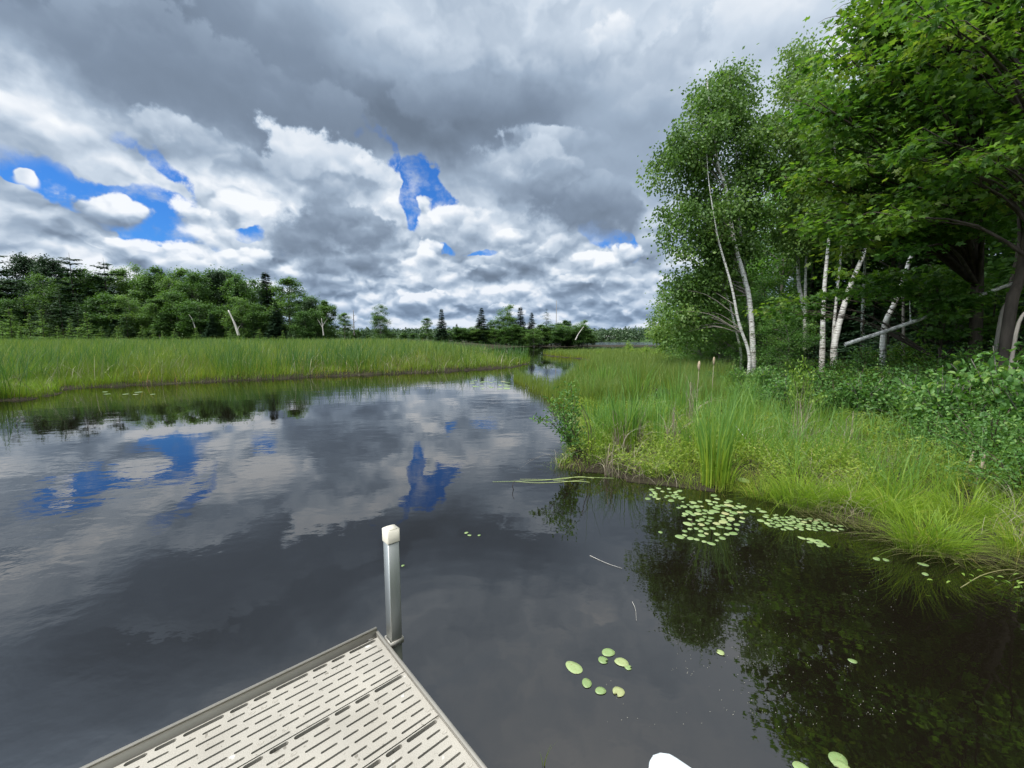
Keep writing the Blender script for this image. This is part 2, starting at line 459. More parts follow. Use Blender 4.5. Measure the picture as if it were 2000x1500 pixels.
def copy_tree(o, parent=None):
    c = o.copy(); COL.objects.link(c)
    if parent is not None: c.parent = parent
    for ch in list(o.children): copy_tree(ch, c)
    return c

# ------------------------------------------------------------------ shoreline polygons (water level z = 0)
def g2(px, py): return G(px, py)[:2]
left_marsh = [(-260, 6), (-30, 6.5), g2(-120, 800), g2(0, 783), g2(70, 780), g2(112, 772), g2(122, 760), g2(200, 757), g2(290, 752), g2(380, 748),
              g2(450, 744), g2(540, 741), g2(600, 737), g2(700, 733), g2(780, 730), g2(850, 727), g2(930, 722), g2(1000, 718), g2(1030, 711),
              g2(1036, 705), (1.0, 33), (-2, 42), (-8, 52), (-13, 62), (-14, 78), (-10, 92), (0, 104), (30, 108), (52, 112), (60, 118), (62, 135), (40, 150), (0, 170), (-60, 240), (-260, 260)]
right_bank = [g2(1084, 915), g2(1130, 922), g2(1180, 926), g2(1250, 944), g2(1330, 953), g2(1400, 960), g2(1428, 952), g2(1440, 934), g2(1466, 936), g2(1480, 965),
              g2(1530, 982), g2(1580, 998), g2(1640, 1012), g2(1720, 1042), g2(1790, 1075), g2(1870, 1085), g2(1960, 1100), (4.2, 2.3), (6, 1.2), (8, -3), (40, -6),
              (220, -6), (220, 120), (60, 95), (42, 80), (31, 66), (25, 58), (15, 56), (8, 52), (3.5, 46), g2(1075, 696), g2(1108, 699), g2(1150, 703), g2(1165, 712), g2(1150, 722),
              g2(1125, 727), g2(1112, 745), g2(1090, 760), g2(1078, 775), g2(1112, 795), g2(1118, 830), g2(1112, 870), g2(1100, 905)]
pond = [g2(1225, 770), g2(1262, 757), g2(1300, 765), g2(1325, 790), g2(1290, 806), g2(1240, 800)]
pond2 = [g2(1122, 742), g2(1150, 732), g2(1185, 735), g2(1170, 752), g2(1140, 760)]
def sdist(pts, poly):
    """signed distance to a polygon, positive inside"""
    poly = np.asarray(poly, float); pts = np.asarray(pts, float)
    best = np.full(len(pts), 1e9); ins = np.zeros(len(pts), bool)
    for i in range(len(poly)):
        a, b = poly[i], poly[(i + 1) % len(poly)]
        ab = b - a; t = np.clip(((pts - a) @ ab) / max(ab @ ab, 1e-9), 0, 1)
        best = np.minimum(best, np.linalg.norm(pts - (a + t[:, None] * ab), axis=1))
        c = ((a[1] > pts[:, 1]) != (b[1] > pts[:, 1]))
        with np.errstate(divide='ignore', invalid='ignore'):
            xx = (b[0] - a[0]) * (pts[:, 1] - a[1]) / (b[1] - a[1] + 1e-12) + a[0]
        ins ^= c & (pts[:, 0] < xx)
    return np.where(ins, best, -best)
def vnoise(x, y, s, seed=0):
    """cheap smooth value noise"""
    x = x / s; y = y / s
    xi = np.floor(x).astype(np.int64); yi = np.floor(y).astype(np.int64); xf = x - xi; yf = y - yi
    xf = xf * xf * (3 - 2 * xf); yf = yf * yf * (3 - 2 * yf)
    def h(a, b):
        n = (a * 374761393 + b * 668265263 + seed * 144665) & 0x7fffffff
        n = ((n ^ (n >> 13)) * 1274126177) & 0x7fffffff
        return (n ^ (n >> 16)) % 10007 / 10007.0
    return (h(xi, yi) * (1 - xf) + h(xi + 1, yi) * xf) * (1 - yf) + (h(xi, yi + 1) * (1 - xf) + h(xi + 1, yi + 1) * xf) * yf
def land(x, y):
    pts = np.stack([x, y], -1)
    j = (vnoise(x, y, .35, 3) - .5) * .16 * np.clip(np.hypot(x, y) / 8, .3, 3)
    a = sdist(pts, left_marsh) + j
    b = sdist(pts, right_bank) + j
    p = np.maximum(sdist(pts, pond), sdist(pts, pond2))
    b = np.minimum(b, -p)
    return a, b
def wood_line(x, y):
    """metres behind the edge of the right-hand wood (positive in the wood)"""
    # edge runs from (5.2, 3) outwards past the birches to (18, 50)
    return x - np.interp(y, [2, 5, 8, 12, 26, 50, 90], [4.6, 5.0, 5.0, 6.3, 10.5, 18, 30])
def ground_z(x, y):
    a, b = land(x, y)
    s = np.maximum(a, b)
    z = np.where(s < 0, np.maximum(-.9, -.03 + s * .33), .02 + .05 * (1 - np.exp(-np.maximum(s, 0) * 2)))
    z = z + np.where(s > .1, (vnoise(x, y, .5, 1) - .5) * .13 + (vnoise(x, y, .17, 2) - .5) * .03, 0)
    wl = np.where(b > 0, wood_line(x, y), -5)
    z = z + np.clip(wl, 0, 14) * .09 * (b > .3)
    lw = np.clip((y - 75) / 40, 0, 1) * (a > 0) * np.clip((-8 - x) / 20, 0, 1)
    z = z + lw * 1.2
    z = z + np.clip((y - 13) / 42, 0, 1) * .72 * np.clip((3 - x) / 14, 0, 1) * (a > .3)
    # behind the dock the shore rises
    z = z + np.clip((-7 - y) / 6, 0, 1) * 1.6 * (s < .3)
    # far shore of the lake
    r = np.hypot(x, y)
    z = z + np.clip((r - 560) / 60, 0, 1) * (3.0 + np.clip((r - 640) / 500, 0, 1) * 14)
    return z

# ------------------------------------------------------------------ ground as one sheet (polar grid reaching the horizon)
def polar(r0, r1, nr, na, zf):
    rr = r0 * (r1 / r0) ** (np.linspace(0, 1, nr)); 
    # finer angles ahead of the camera than behind it
    aa = np.concatenate([np.linspace(-R(75), R(75), na, endpoint=False), np.linspace(R(75), R(285), na // 5, endpoint=False)])
    na = len(aa)
    RR, AA = np.meshgrid(rr, aa, indexing='ij')
    x = (RR * np.sin(AA)).ravel(); y = (RR * np.cos(AA)).ravel()
    z = zf(x, y)
    v = np.stack([x, y, z], -1)
    i = np.arange(nr - 1)[:, None] * na; j = np.arange(na)[None, :]; j2 = (j + 1) % na
    f = np.stack([i + j, i + na + j, i + na + j2, i + j2], -1).reshape(-1, 4)
    return v, f
w = NT('soil')
gp = gpos(w)
n1 = w.noise(gp, 1.3, 6, .6); n2 = w.noise(gp, 14, 5, .6)
c = w.ramp(n1, [(.35, (.018, .014, .009)), (.55, (.030, .026, .014)), (.70, (.030, .036, .014))])
c = w.mix(w.math('MULTIPLY', n2, .5), c, (.05, .042, .027, 1))
pz = w.n('ShaderNodeSeparateXYZ', {0: gp}).outputs
far = w.rng(pz[1], 300.0, 560.0)
c = w.mix(far, c, (.05, .095, .025, 1))
b_ = w.n('ShaderNodeBump', {'Height': n2, 'Strength': .6, 'Distance': .05})
bs_ = w.n('ShaderNodeBsdfPrincipled', {'Base Color': c, 'Roughness': .95, 'Specular IOR Level': .15})
w.t.links.new(b_.outputs[0], bs_.inputs['Normal'])
m_soil = w.link(bs_.outputs[0])
mb = MB(); v, f = polar(.7, 3500, 330, 560, ground_z); mb.add(v, f)
k = len(v); na_ = 560 + 112
mb.add([(0, 0, -.9)], [], )
mb.f.append([[k, (j + 1) % na_, j] for j in range(na_)])
tag(mb.build('ground', m_soil, smooth=True), kind='structure')

# ------------------------------------------------------------------ water
w = NT('dark_pond_water')
gp = gpos(w)
sy = w.n('ShaderNodeSeparateXYZ', {0: gp}).outputs
dist = w.n('ShaderNodeVectorMath', {0: gp}, operation='LENGTH').outputs['Value']
mp1 = w.n('ShaderNodeMapping', {0: gp, 3: (.55, 1.0, 1.0), 2: (0, 0, R(-18))}).outputs[0]
mp2 = w.n('ShaderNodeMapping', {0: gp, 3: (.8, 1.2, 1.0), 2: (0, 0, R(25))}).outputs[0]
wa = w.noise(mp1, 1.6, 3, .5); wb = w.noise(mp2, 7.0, 3, .5)
patch = w.rng(w.noise(gp, .18, 2, .5), .40, .62, .15, 1.0)
ring_d = w.n('ShaderNodeVectorMath', {0: gp, 1: (-.35, 2.0, 0)}, operation='DISTANCE').outputs['Value']
ring = w.math('MULTIPLY', w.math('SINE', w.math('MULTIPLY', w.math('ADD', ring_d, w.math('MULTIPLY', wa, .22)), 34.0)), w.rng(ring_d, .15, 1.6, .016, 0.0))
hsum = w.math('ADD', w.math('MULTIPLY', wa, .8), w.math('MULTIPLY', wb, .16))
hsum = w.math('MULTIPLY', hsum, patch)
hsum = w.math('ADD', hsum, ring)
calm = w.rng(dist, 2.0, 30.0, .038, .014)
lake = w.rng(dist, 110.0, 160.0, 0.0, .5)
b_ = w.n('ShaderNodeBump', {'Height': hsum, 'Strength': w.math('ADD', calm, lake), 'Distance': .30})
bs_ = w.n('ShaderNodeBsdfPrincipled', {'Base Color': (.0060, .0048, .0030, 1), 'Roughness': .015, 'IOR': 2.0, 'Specular IOR Level': .5})
w.t.links.new(b_.outputs[0], bs_.inputs['Normal'])
trn = w.n('ShaderNodeBsdfTransparent', {0: (.55, .42, .22, 1)})
fr = w.n('ShaderNodeFresnel', {'IOR': 1.45}); w.t.links.new(b_.outputs[0], fr.inputs['Normal'])
m_water = w.link(bs_.outputs[0])
mb = MB()
v, f = polar(.7, 3500, 60, 90, lambda x, y: np.zeros_like(x)); mb.add(v, f)
k = len(v); na_ = 90 + 18
mb.add([(0, 0, 0)], []); mb.f.append([[k, (j + 1) % na_, j] for j in range(na_)])
tag(mb.build('water', m_water), kind='structure')

# ------------------------------------------------------------------ dock
m_panel = plain_mat('moulded_deck_plastic', (.335, .308, .258), rough=.62, vary=.09, scale=5, bump=.25, bscale=260)
m_alu = plain_mat('aluminium', (.38, .385, .36), rough=.42, metal=1.0, vary=.08, scale=5, stretch=(1, 1, .15))
m_alu_rail = plain_mat('pale_aluminium_rail', (.36, .335, .285), rough=.45, metal=.35, vary=.05, scale=8)
m_cap = plain_mat('white_plastic_cap', (.60, .56, .46), rough=.45, vary=.05, scale=30)
nt_p = m_panel.node_tree
pb_ = [q for q in nt_p.nodes if q.type == 'BSDF_PRINCIPLED'][0]
src = pb_.inputs['Base Color'].links[0].from_socket
def pn(scale, det, a, b, hi):
    tcn = nt_p.nodes.new('ShaderNodeTexCoord'); n_ = nt_p.nodes.new('ShaderNodeTexNoise'); nt_p.links.new(tcn.outputs['Object'], n_.inputs['Vector'])
    n_.inputs['Scale'].default_value = scale; n_.inputs['Detail'].default_value = det
    q = nt_p.nodes.new('ShaderNodeMapRange'); nt_p.links.new(n_.outputs[0], q.inputs[0])
    for i_, v_ in ((1, a), (2, b), (3, 0.0), (4, hi)): q.inputs[i_].default_value = v_
    return q.outputs[0]
for scale, det, a_, b__, hi, colr in ((3.5, 6, .52, .75, .35, (.20, .175, .135, 1)), (38, 3, .66, .72, .7, (.11, .095, .07, 1)), (23, 2, .72, .76, .6, (.62, .61, .56, 1))):
    mn = nt_p.nodes.new('ShaderNodeMix'); mn.data_type = 'RGBA'
    nt_p.links.new(pn(scale, det, a_, b__, hi), mn.inputs[0]); nt_p.links.new(src, mn.inputs[6]); mn.inputs[7].default_value = colr
    src = mn.outputs[2]
nt_p.links.new(src, pb_.inputs['Base Color'])
DZ = .33
A = np.array(G(735, 1227, DZ)); Bp = np.array(G(165, 1500, DZ)); Cp = np.array(G(955, 1500, DZ))
ux = Bp - A; ux[2] = 0; ux = ux / np.linalg.norm(ux)          # along the planks, leftwards
uy = Cp - A; uy[2] = 0
uy = uy - ux * (uy @ ux); uy = uy / np.linalg.norm(uy)         # across the planks, towards the viewer
rz_dock = math.atan2(ux[1], ux[0])
dock = empty('dock', (A[0], A[1], 0), rz_dock)
tag(dock, 'pale beige slotted floating dock corner with raised aluminium rim in the lower left', 'dock')
# local frame: +x along planks, +-y across; find sign of uy in the local frame
sgn = 1.0 if (math.cos(rz_dock) * uy[1] - math.sin(rz_dock) * uy[0]) > 0 else -1.0
LX, LY = 3.4, 2.6
lip = .004
rail_w, rail_t = .006, .022       # channel between lip and deck
fr_ = MB()
# outer rim: thin upright plates standing above the deck, with a rolled top edge
def bx(mb_, x0, x1, y0, y1, z0, z1):
    ya, yb = sgn * y0, sgn * y1
    box(mb_, ((x0 + x1) / 2, (ya + yb) / 2, (z0 + z1) / 2), (abs(x1 - x0), abs(yb - ya), abs(z1 - z0)))
fr_ = MB()
bx(fr_, 0, LX, 0, .006, DZ - .17, DZ)                    # far side plate (tall rim)
bx(fr_, .0062, .0402, .0062, .0102, DZ - .036, DZ - .030)
bx(fr_, 0, LX, -.003, .009, DZ + .0002, DZ + .006)
bx(fr_, 0, .005, .0062, LY, DZ - .17, DZ - .014)
bx(fr_, -.004, .007, .0092, LY, DZ - .0138, DZ - .008)
bx(fr_, .006, LX, .0062, .040, DZ - .060, DZ - .052)     # ledge under the first panel
for q in (.33, .95, 1.6, 2.3):
    bx(fr_, .0052, LX, q, q + .045, DZ - .15, DZ - .062)
fr_.build('frame', m_alu_rail, dock)
# moulded panels with real slots
PW = .252; PT = .020
def slot_panel(y0, seed, cut=None):
    r_ = random.Random(seed)
    pb = MB()
    z = DZ - .019
    rows = 7; pitch = PW / rows
    x_a, x_b = .009, LX - .02
    sw = .0039
    ys = [y0 + .003]
    for k in range(rows):
        yc = y0 + (k + .38) * pitch
        if k == 0: yc = y0 + .014
        long_ = (k % 2 == 0) if k else False
        ln, gap = (.112, .016) if k % 2 == 0 else (.052, .016)
        off = .012 if k % 2 else .004
        sw_ = sw if k else .0075
        # slots along the row
        xs = []; x = x_a + .010 + off
        while x < x_b - .03:
            l = ln if k else (.112 if len(xs) % 3 < 1 else .055)
            if x + l > x_b - .012: break
            xs.append((x, x + l)); x += l + gap
        # solid strip before this row
        ylo, yhi = yc - sw_, yc + sw_
        pb_rect(pb, x_a, x_b, ys[-1], ylo, z)
        ends = []
        rad = sw_
        prev = None
        for (s0, s1) in xs + [None]if False else xs:
            ar = [(s0 + rad * (1 - math.cos(t)), yc + rad * math.sin(t)) for t in np.linspace(-math.pi / 2, math.pi / 2, 7)]
            # left end of the slot (small x): arc bulging to smaller x
            left_arc = [(s0 + rad - rad * math.cos(t), yc + rad * math.sin(t)) for t in np.linspace(-math.pi / 2, math.pi / 2, 7)]
            right_arc = [(s1 - rad + rad * math.cos(t), yc + rad * math.sin(t)) for t in np.linspace(-math.pi / 2, math.pi / 2, 7)]
            if prev is None: poly = [(x_a, ylo)] + left_arc + [(x_a, yhi)]
            else: poly = prev + left_arc[::1]
            # order: lower edge to upper edge then back
            if prev is None: poly = [(x_a, ylo)] + left_arc + [(x_a, yhi)]
            else: poly = left_arc + prev[::-1]
            pb.add([(px_, sgn * py_, z) for px_, py_ in poly], [list(range(len(poly)))])
            # walls of the slot
            loop = left_arc[::-1] + right_arc
            m_ = len(loop)
            vv = [(px_, sgn * py_, z) for px_, py_ in loop] + [(px_, sgn * py_, z - PT) for px_, py_ in loop]
            pb.add(vv, [[i, (i + 1) % m_, m_ + (i + 1) % m_, m_ + i] for i in range(m_)])
            prev = right_arc
        poly = prev + [(x_b, yhi), (x_b, ylo)]
        pb.add([(px_, sgn * py_, z) for px_, py_ in poly], [list(range(len(poly)))])
        ys.append(yhi)
    pb_rect(pb, x_a, x_b, ys[-1], y0 + PW - .0015, z)
    # outer skirt of the panel
    yA, yB = y0 + .003, y0 + PW - .0015
    vv = [(x_a, yA), (x_b, yA), (x_b, yB), (x_a, yB)]
    pb.add([(a, sgn * b, z) for a, b in vv] + [(a, sgn * b, z - PT) for a, b in vv], [[0, 1, 5, 4], [1, 2, 6, 5], [2, 3, 7, 6], [3, 0, 4, 7]])
    rib_x = [.028, .42, .455, .49, .83, 1.25, 1.285, 1.32]
    # little raised oval screw pockets in a row at each joist
    for xj in (.028, .42, .455, .49, .83, 1.25, 1.285, 1.32):
        for kk in (1, 5):
            ycp = y0 + (kk + .88) * pitch
            a_ = np.linspace(0, 2 * math.pi, 12, endpoint=False)
            for (R1, R2, zt) in ((.0085, .0062, .0016),):
                o1 = [(xj + R1 * math.cos(t) * 1.25, sgn * (ycp + R1 * .62 * math.sin(t)), z + .0003) for t in a_]
                o2 = [(xj + (R1 + R2) / 2 * math.cos(t) * 1.25, sgn * (ycp + (R1 + R2) / 2 * .62 * math.sin(t)), z + zt) for t in a_]
                o3 = [(xj + R2 * math.cos(t) * 1.25, sgn * (ycp + R2 * .62 * math.sin(t)), z + .0004) for t in a_]
                pb.add(o1 + o2 + o3, [[i, (i + 1) % 12, 12 + (i + 1) % 12, 12 + i] for i in range(12)] + [[12 + i, 12 + (i + 1) % 12, 24 + (i + 1) % 12, 24 + i] for i in range(12)] + [list(range(24, 36))])
    return pb.build('deck_panel', m_panel, dock)
def pb_rect(pb, x0, x1, y0, y1, z):
    pb.add([(x0, sgn * y0, z), (x1, sgn * y0, z), (x1, sgn * y1, z), (x0, sgn * y1, z)], [[0, 1, 2, 3]])
for i in range(10): slot_panel(.030 + i * PW, i)
dock_panels = [c_ for c_ in dock.children if c_.name.startswith('deck_panel')]
# post in its bracket just off the corner
pc = np.array(G(770, 1243, DZ)); rel = pc - A
lx = rel[0] * math.cos(rz_dock) + rel[1] * math.sin(rz_dock); ly = -rel[0] * math.sin(rz_dock) + rel[1] * math.cos(rz_dock)
post = MB()
PWD = .0500
def rbox(mb_, cx, cy, z0, z1, s, ch):
    """square tube with small rounded corners"""
    pr = []
    for (a, b) in ((1, 1), (-1, 1), (-1, -1), (1, -1)):
        for t in range(4):
            th = math.atan2(b, a) - math.pi / 4 + t * math.pi / 6
            pr.append((cx + a * (s / 2 - ch) + ch * math.cos(th), cy + b * (s / 2 - ch) + ch * math.sin(th)))
    n = len(pr)
    mb_.add([(x, y, z0) for x, y in pr] + [(x, y, z1) for x, y in pr], [[i, (i + 1) % n, n + (i + 1) % n, n + i] for i in range(n)] + [[n + i for i in range(n)]])
POST_TOP = EYE + ray(768, 1030)[1] * pc[1]
rbox(post, lx, ly, DZ - .03, POST_TOP - .055, PWD, .004)
leg_ = MB(); rbox(leg_, lx, ly, -1.2, DZ - .028, PWD - .001, .004); leg_.build('leg', plain_mat('shade_painted_aluminium', (.055, .060, .045), rough=.5, vary=.3, scale=15), dock)  # post below the bracket, its shade and reflection painted in as dark colour
po = post.build('post', m_alu, dock)
cpb = MB(); rbox(cpb, lx, ly, POST_TOP - .057, POST_TOP - .004, PWD + .006, .006)
rbox(cpb, lx, ly, POST_TOP - .0041, POST_TOP, PWD - .006, .010)
cpb.build('cap', m_cap, po)
slv = MB()
for (dx, dy, sx_, sy_) in ((0, .0285, .060, .003), (0, -.0285, .060, .003), (.0285, 0, .003, .0538), (-.0285, 0, .003, .0538)):
    box(slv, (lx + dx, ly + dy, DZ - .012), (sx_, sy_, .024))
brk = slv.build('bracket', m_alu_rail, dock)
for by_ in (-.012, .012):
    bt = MB(); box(bt, (lx + .031 * (-1 if lx > 0 else 1) * -1, ly + by_, DZ - .012), (.005, .008, .008)); bt.build('bolt', m_alu, brk)
arm = MB()
xa = (lx + .030 if lx < 0 else lx - .030); box(arm, (xa / 2, ly, DZ - .018), (abs(xa) - .006, .030, .005))
arm.build('bracket_arm', m_alu_rail, dock)

# ------------------------------------------------------------------ plant builders
def gz(x, y): return float(ground_z(np.array([float(x)]), np.array([float(y)]))[0])
m_birch = birch_mat('birch_bark')
m_bark = plain_mat('dark_bark', (.075, .060, .048), rough=.9, vary=.5, scale=9, bump=.6, bscale=30, spec=.2, stretch=(1, 1, .25))
m_greybark = plain_mat('grey_bark', (.20, .18, .155), rough=.9, vary=.35, scale=9, bump=.5, bscale=30, spec=.2, stretch=(1, 1, .25))
m_twig = plain_mat('twig', (.07, .045, .032), rough=.85, vary=.3)
m_deadwood = plain_mat('weathered_wood', (.46, .43, .38), rough=.85, vary=.25, scale=12)
G_BIRCH = leaf_mat('birch_leaf', [(0, (0.068, 0.135, 0.029)), (.5, (0.117, 0.215, 0.046)), (1, (0.213, 0.302, 0.075))], trans=.42)
G_MAPLE = leaf_mat('maple_leaf', [(0, (0.043, 0.106, 0.020)), (.45, (0.076, 0.169, 0.030)), (.8, (0.146, 0.249, 0.040)), (1, (0.196, 0.258, 0.050))], trans=.48)
G_ALDER = leaf_mat('shrub_leaf', [(0, (0.055, 0.136, 0.031)), (.6, (0.110, 0.230, 0.055)), (1, (0.257, 0.374, 0.094))], trans=.38)
G_SHRUBY = leaf_mat('young_shrub_leaf', [(0, (0.131, 0.230, 0.037)), (.6, (0.233, 0.351, 0.062)), (1, (0.379, 0.459, 0.099))], trans=.42)
G_HARD1 = leaf_mat('far_hardwood_leaf', [(0, (0.044, 0.102, 0.024)), (.5, (0.075, 0.152, 0.035)), (1, (0.133, 0.232, 0.053))], orand=.42, trans=.33)
G_DEEP = leaf_mat('deep_wood_leaf', [(0, (0.066, 0.153, 0.036)), (.5, (0.112, 0.228, 0.053)), (1, (0.200, 0.348, 0.080))], orand=.42, trans=.45)
G_HARD2 = leaf_mat('far_pale_leaf', [(0, (0.070, 0.138, 0.037)), (.5, (0.117, 0.210, 0.053)), (1, (0.188, 0.290, 0.077))], orand=.42, trans=.35)
G_PINE = leaf_mat('pine_needle', [(0, (0.022, 0.049, 0.019)), (.5, (0.034, 0.075, 0.027)), (1, (0.063, 0.113, 0.040))], orand=.42, trans=.15)
G_SPRUCE = leaf_mat('spruce_needle', [(0, (0.028, 0.061, 0.032)), (.5, (0.041, 0.087, 0.043)), (1, (0.070, 0.123, 0.060))], orand=.42, trans=.12)
G_LARCH = leaf_mat('larch_needle', [(0, (0.100, 0.175, 0.050)), (.5, (0.150, 0.250, 0.062)), (1, (0.225, 0.350, 0.088))], trans=.35)
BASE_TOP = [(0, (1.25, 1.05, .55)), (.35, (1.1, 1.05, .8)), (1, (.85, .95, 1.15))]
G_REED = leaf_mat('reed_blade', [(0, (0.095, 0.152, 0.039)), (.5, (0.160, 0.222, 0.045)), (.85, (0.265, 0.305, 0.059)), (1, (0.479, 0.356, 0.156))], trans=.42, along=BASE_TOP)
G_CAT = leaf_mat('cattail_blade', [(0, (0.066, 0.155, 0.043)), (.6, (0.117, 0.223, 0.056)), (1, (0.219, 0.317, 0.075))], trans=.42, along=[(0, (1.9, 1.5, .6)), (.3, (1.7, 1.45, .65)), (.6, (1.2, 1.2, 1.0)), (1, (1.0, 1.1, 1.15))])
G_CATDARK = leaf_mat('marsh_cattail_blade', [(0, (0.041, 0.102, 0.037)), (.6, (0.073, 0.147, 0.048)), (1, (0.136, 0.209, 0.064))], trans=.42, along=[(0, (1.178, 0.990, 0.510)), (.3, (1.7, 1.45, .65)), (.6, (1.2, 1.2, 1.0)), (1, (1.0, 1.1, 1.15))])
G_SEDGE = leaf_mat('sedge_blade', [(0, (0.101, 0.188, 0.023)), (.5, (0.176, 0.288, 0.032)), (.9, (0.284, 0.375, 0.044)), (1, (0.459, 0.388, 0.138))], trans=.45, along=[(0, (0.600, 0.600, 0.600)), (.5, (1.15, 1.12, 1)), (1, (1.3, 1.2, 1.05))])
G_HERB = leaf_mat('herb_leaf', [(0, (0.117, 0.203, 0.031)), (.6, (0.219, 0.311, 0.043)), (1, (0.379, 0.405, 0.075))], trans=.42)
M_DEAD = leaf_mat('dead_blade', [(0, (.16, .12, .08)), (.5, (.30, .25, .17)), (1, (.46, .41, .32))], trans=.15, tcol=(1, .95, .8))
M_DEADWET = leaf_mat('wet_dead_blade', [(0, (.09, .085, .03)), (.5, (.17, .165, .06)), (1, (.30, .27, .13))], trans=.15, tcol=(1, .95, .8))

def poly_at(pts, t):
    pts = np.asarray(pts); L = np.concatenate([[0], np.cumsum(np.linalg.norm(np.diff(pts, axis=0), axis=1))]); s = t * L[-1]
    return np.array([np.interp(s, L, pts[:, k]) for k in range(3)])
def crown_points(envs, n):
    """clump centres inside picture-shaped envelopes (px, py, rx, ry, D, rD) of real depth"""
    wts = np.array([e[2] * e[3] for e in envs], float); wts /= wts.sum()
    out = []
    for e, k in zip(envs, np.maximum(1, np.round(wts * n)).astype(int)):
        u = rand_unit(k) * (rng.random((k, 1)) ** (1 / 2.4))
        for q in u: out.append(P(e[0] + q[0] * e[2], e[1] + q[1] * e[3], e[4] + q[2] * e[5]))
    return np.array(out)
def broad_tree(name, label, cat, stems, clumps, cr, nl, L, W, shape, bark, leafm, group=None, flat=.5, droop=.0, twigs=2, min_t=.25, limb_r=.03, rrshift=0.0):
    base = np.array(stems[0][0][0])
    root = empty(name, tuple(base)); tag(root, label, cat, group)
    curves = []
    for i, (pts, r0, r1) in enumerate(stems):
        c = spline(np.array(pts) - base, 6); curves.append((c, r0, r1))
        tb = MB(); t = np.linspace(0, 1, len(c)); rad = r0 + (r1 - r0) * t ** .8
        rad[0] *= 1.25
        tube(tb, c, rad, 9, wob=.05)
        tb.build('trunk', bark, root, smooth=True)
    lb = MB(); cb = MB()
    clumps = np.asarray(clumps) - base
    for q in clumps:
        if name == 'birch_tree' and rng.random() < .6: continue
        best = None
        for (c, r0, r1) in curves:
            n = len(c); hz = np.linalg.norm((c - q)[:, :2], axis=1); dz = q[2] - c[:, 2]
            cost = np.abs(dz - hz * .55) + hz * .5 + rng.random(n) * .5
            i0 = int(n * min_t); i = i0 + int(np.argmin(cost[i0:]))
            if best is None or cost[i] < best[0]: best = (cost[i], c[i], r0 + (r1 - r0) * (i / n))
        a = best[1]; mid = (a + q) / 2 + np.array([0, 0, .12 * np.linalg.norm(q - a)])
        rr0 = min(best[2] * .5, limb_r * (.5 + .3 * np.linalg.norm(q - a)))
        tube(lb, spline([a, mid, q], 3), np.linspace(rr0, .004, 7), 4, cap=False)
        for _ in range(twigs):
            e = q + rand_unit(1)[0] * cr * np.array([1, 1, flat]) * 1.1
            tube(lb, spline([mid * .3 + q * .7, (q + e) / 2 + np.array([0, 0, .05]), e], 2), np.linspace(max(.006, rr0 * .3), .003, 5), 3, cap=False)
    nrm_r = rng.normal(size=(len(clumps), 1))
    k = int(nl)
    off = rng.normal(size=(len(clumps), k, 3)) * np.array([.5, .5, .5 * flat]) * (cr * rng.uniform(.6, 1.25, (len(clumps), 1, 1)))
    pos = (clumps[:, None, :] + off).reshape(-1, 3)
    offn = off.reshape(-1, 3)
    if droop:
        d = offn * np.array([1, 1, .3]) + rng.normal(size=offn.shape) * cr * .35 + np.array([0, 0, -droop * cr])
        pos[:, 2] -= rng.random(len(pos)) * droop * cr * .5
        nr = rand_unit(len(pos)) * np.array([1, 1, .6])
    else:
        d = offn * np.array([1, 1, .2]) + rng.normal(size=offn.shape) * cr * .22 + np.array([0, 0, -.12 * cr])
        nr = rng.normal(size=offn.shape) * .55 + np.array([0, 0, 1.0])
    rr = np.clip(np.repeat(rng.normal(.45 + rrshift, .21, len(clumps)), k) + rng.normal(0, .16, len(pos)), 0, 1)
    leaves(cb, pos, d, nr, L * rng.uniform(.65, 1.2, len(pos)), W * rng.uniform(.7, 1.15, len(pos)), shape, rr)
    if lb.n: lb.build('limb', bark if bark is not m_birch else m_greybark, root, smooth=True)
    cb.build('crown', leafm, root)
    return root
def local_clumps(h, prof, n, off=(0, 0)):
    """clump centres for a free-standing crown: prof maps height fraction to radius"""
    out = []
    while len(out) < n:
        t = random.random() ** .9; z = h * (prof[0] + (1 - prof[0]) * t)
        r = np.interp(t, [0, .25, .55, .85, 1], prof[1]) * math.sqrt(random.random()) ; a = random.random() * 6.283
        if random.random() < .25 + .75 * r / max(prof[1]): out.append((r * math.cos(a), r * math.sin(a), z))
    return np.array(out)
def hardwood(h, wid, label, leafm, n=62, nl=190, L=.40, trunkm=None, start=.06):
    n = int(n * 1.5) if n < 60 else n
    st = [((0, 0, -.1), (random.uniform(-.1, .1) * wid, random.uniform(-.1, .1) * wid, h * .5), (random.uniform(-.2, .2) * wid, 0, h * .92))]
    cl = local_clumps(h, (start, [wid * .75, wid * .95, wid, wid * .8, wid * .3]), n)
    return broad_tree('broadleaf_tree', label, 'tree', [(st[0], h * .014, .03)], cl, wid * .33, nl, L, L * .8, 'rhomb', trunkm or m_greybark, leafm, flat=.95, twigs=1, limb_r=.05)
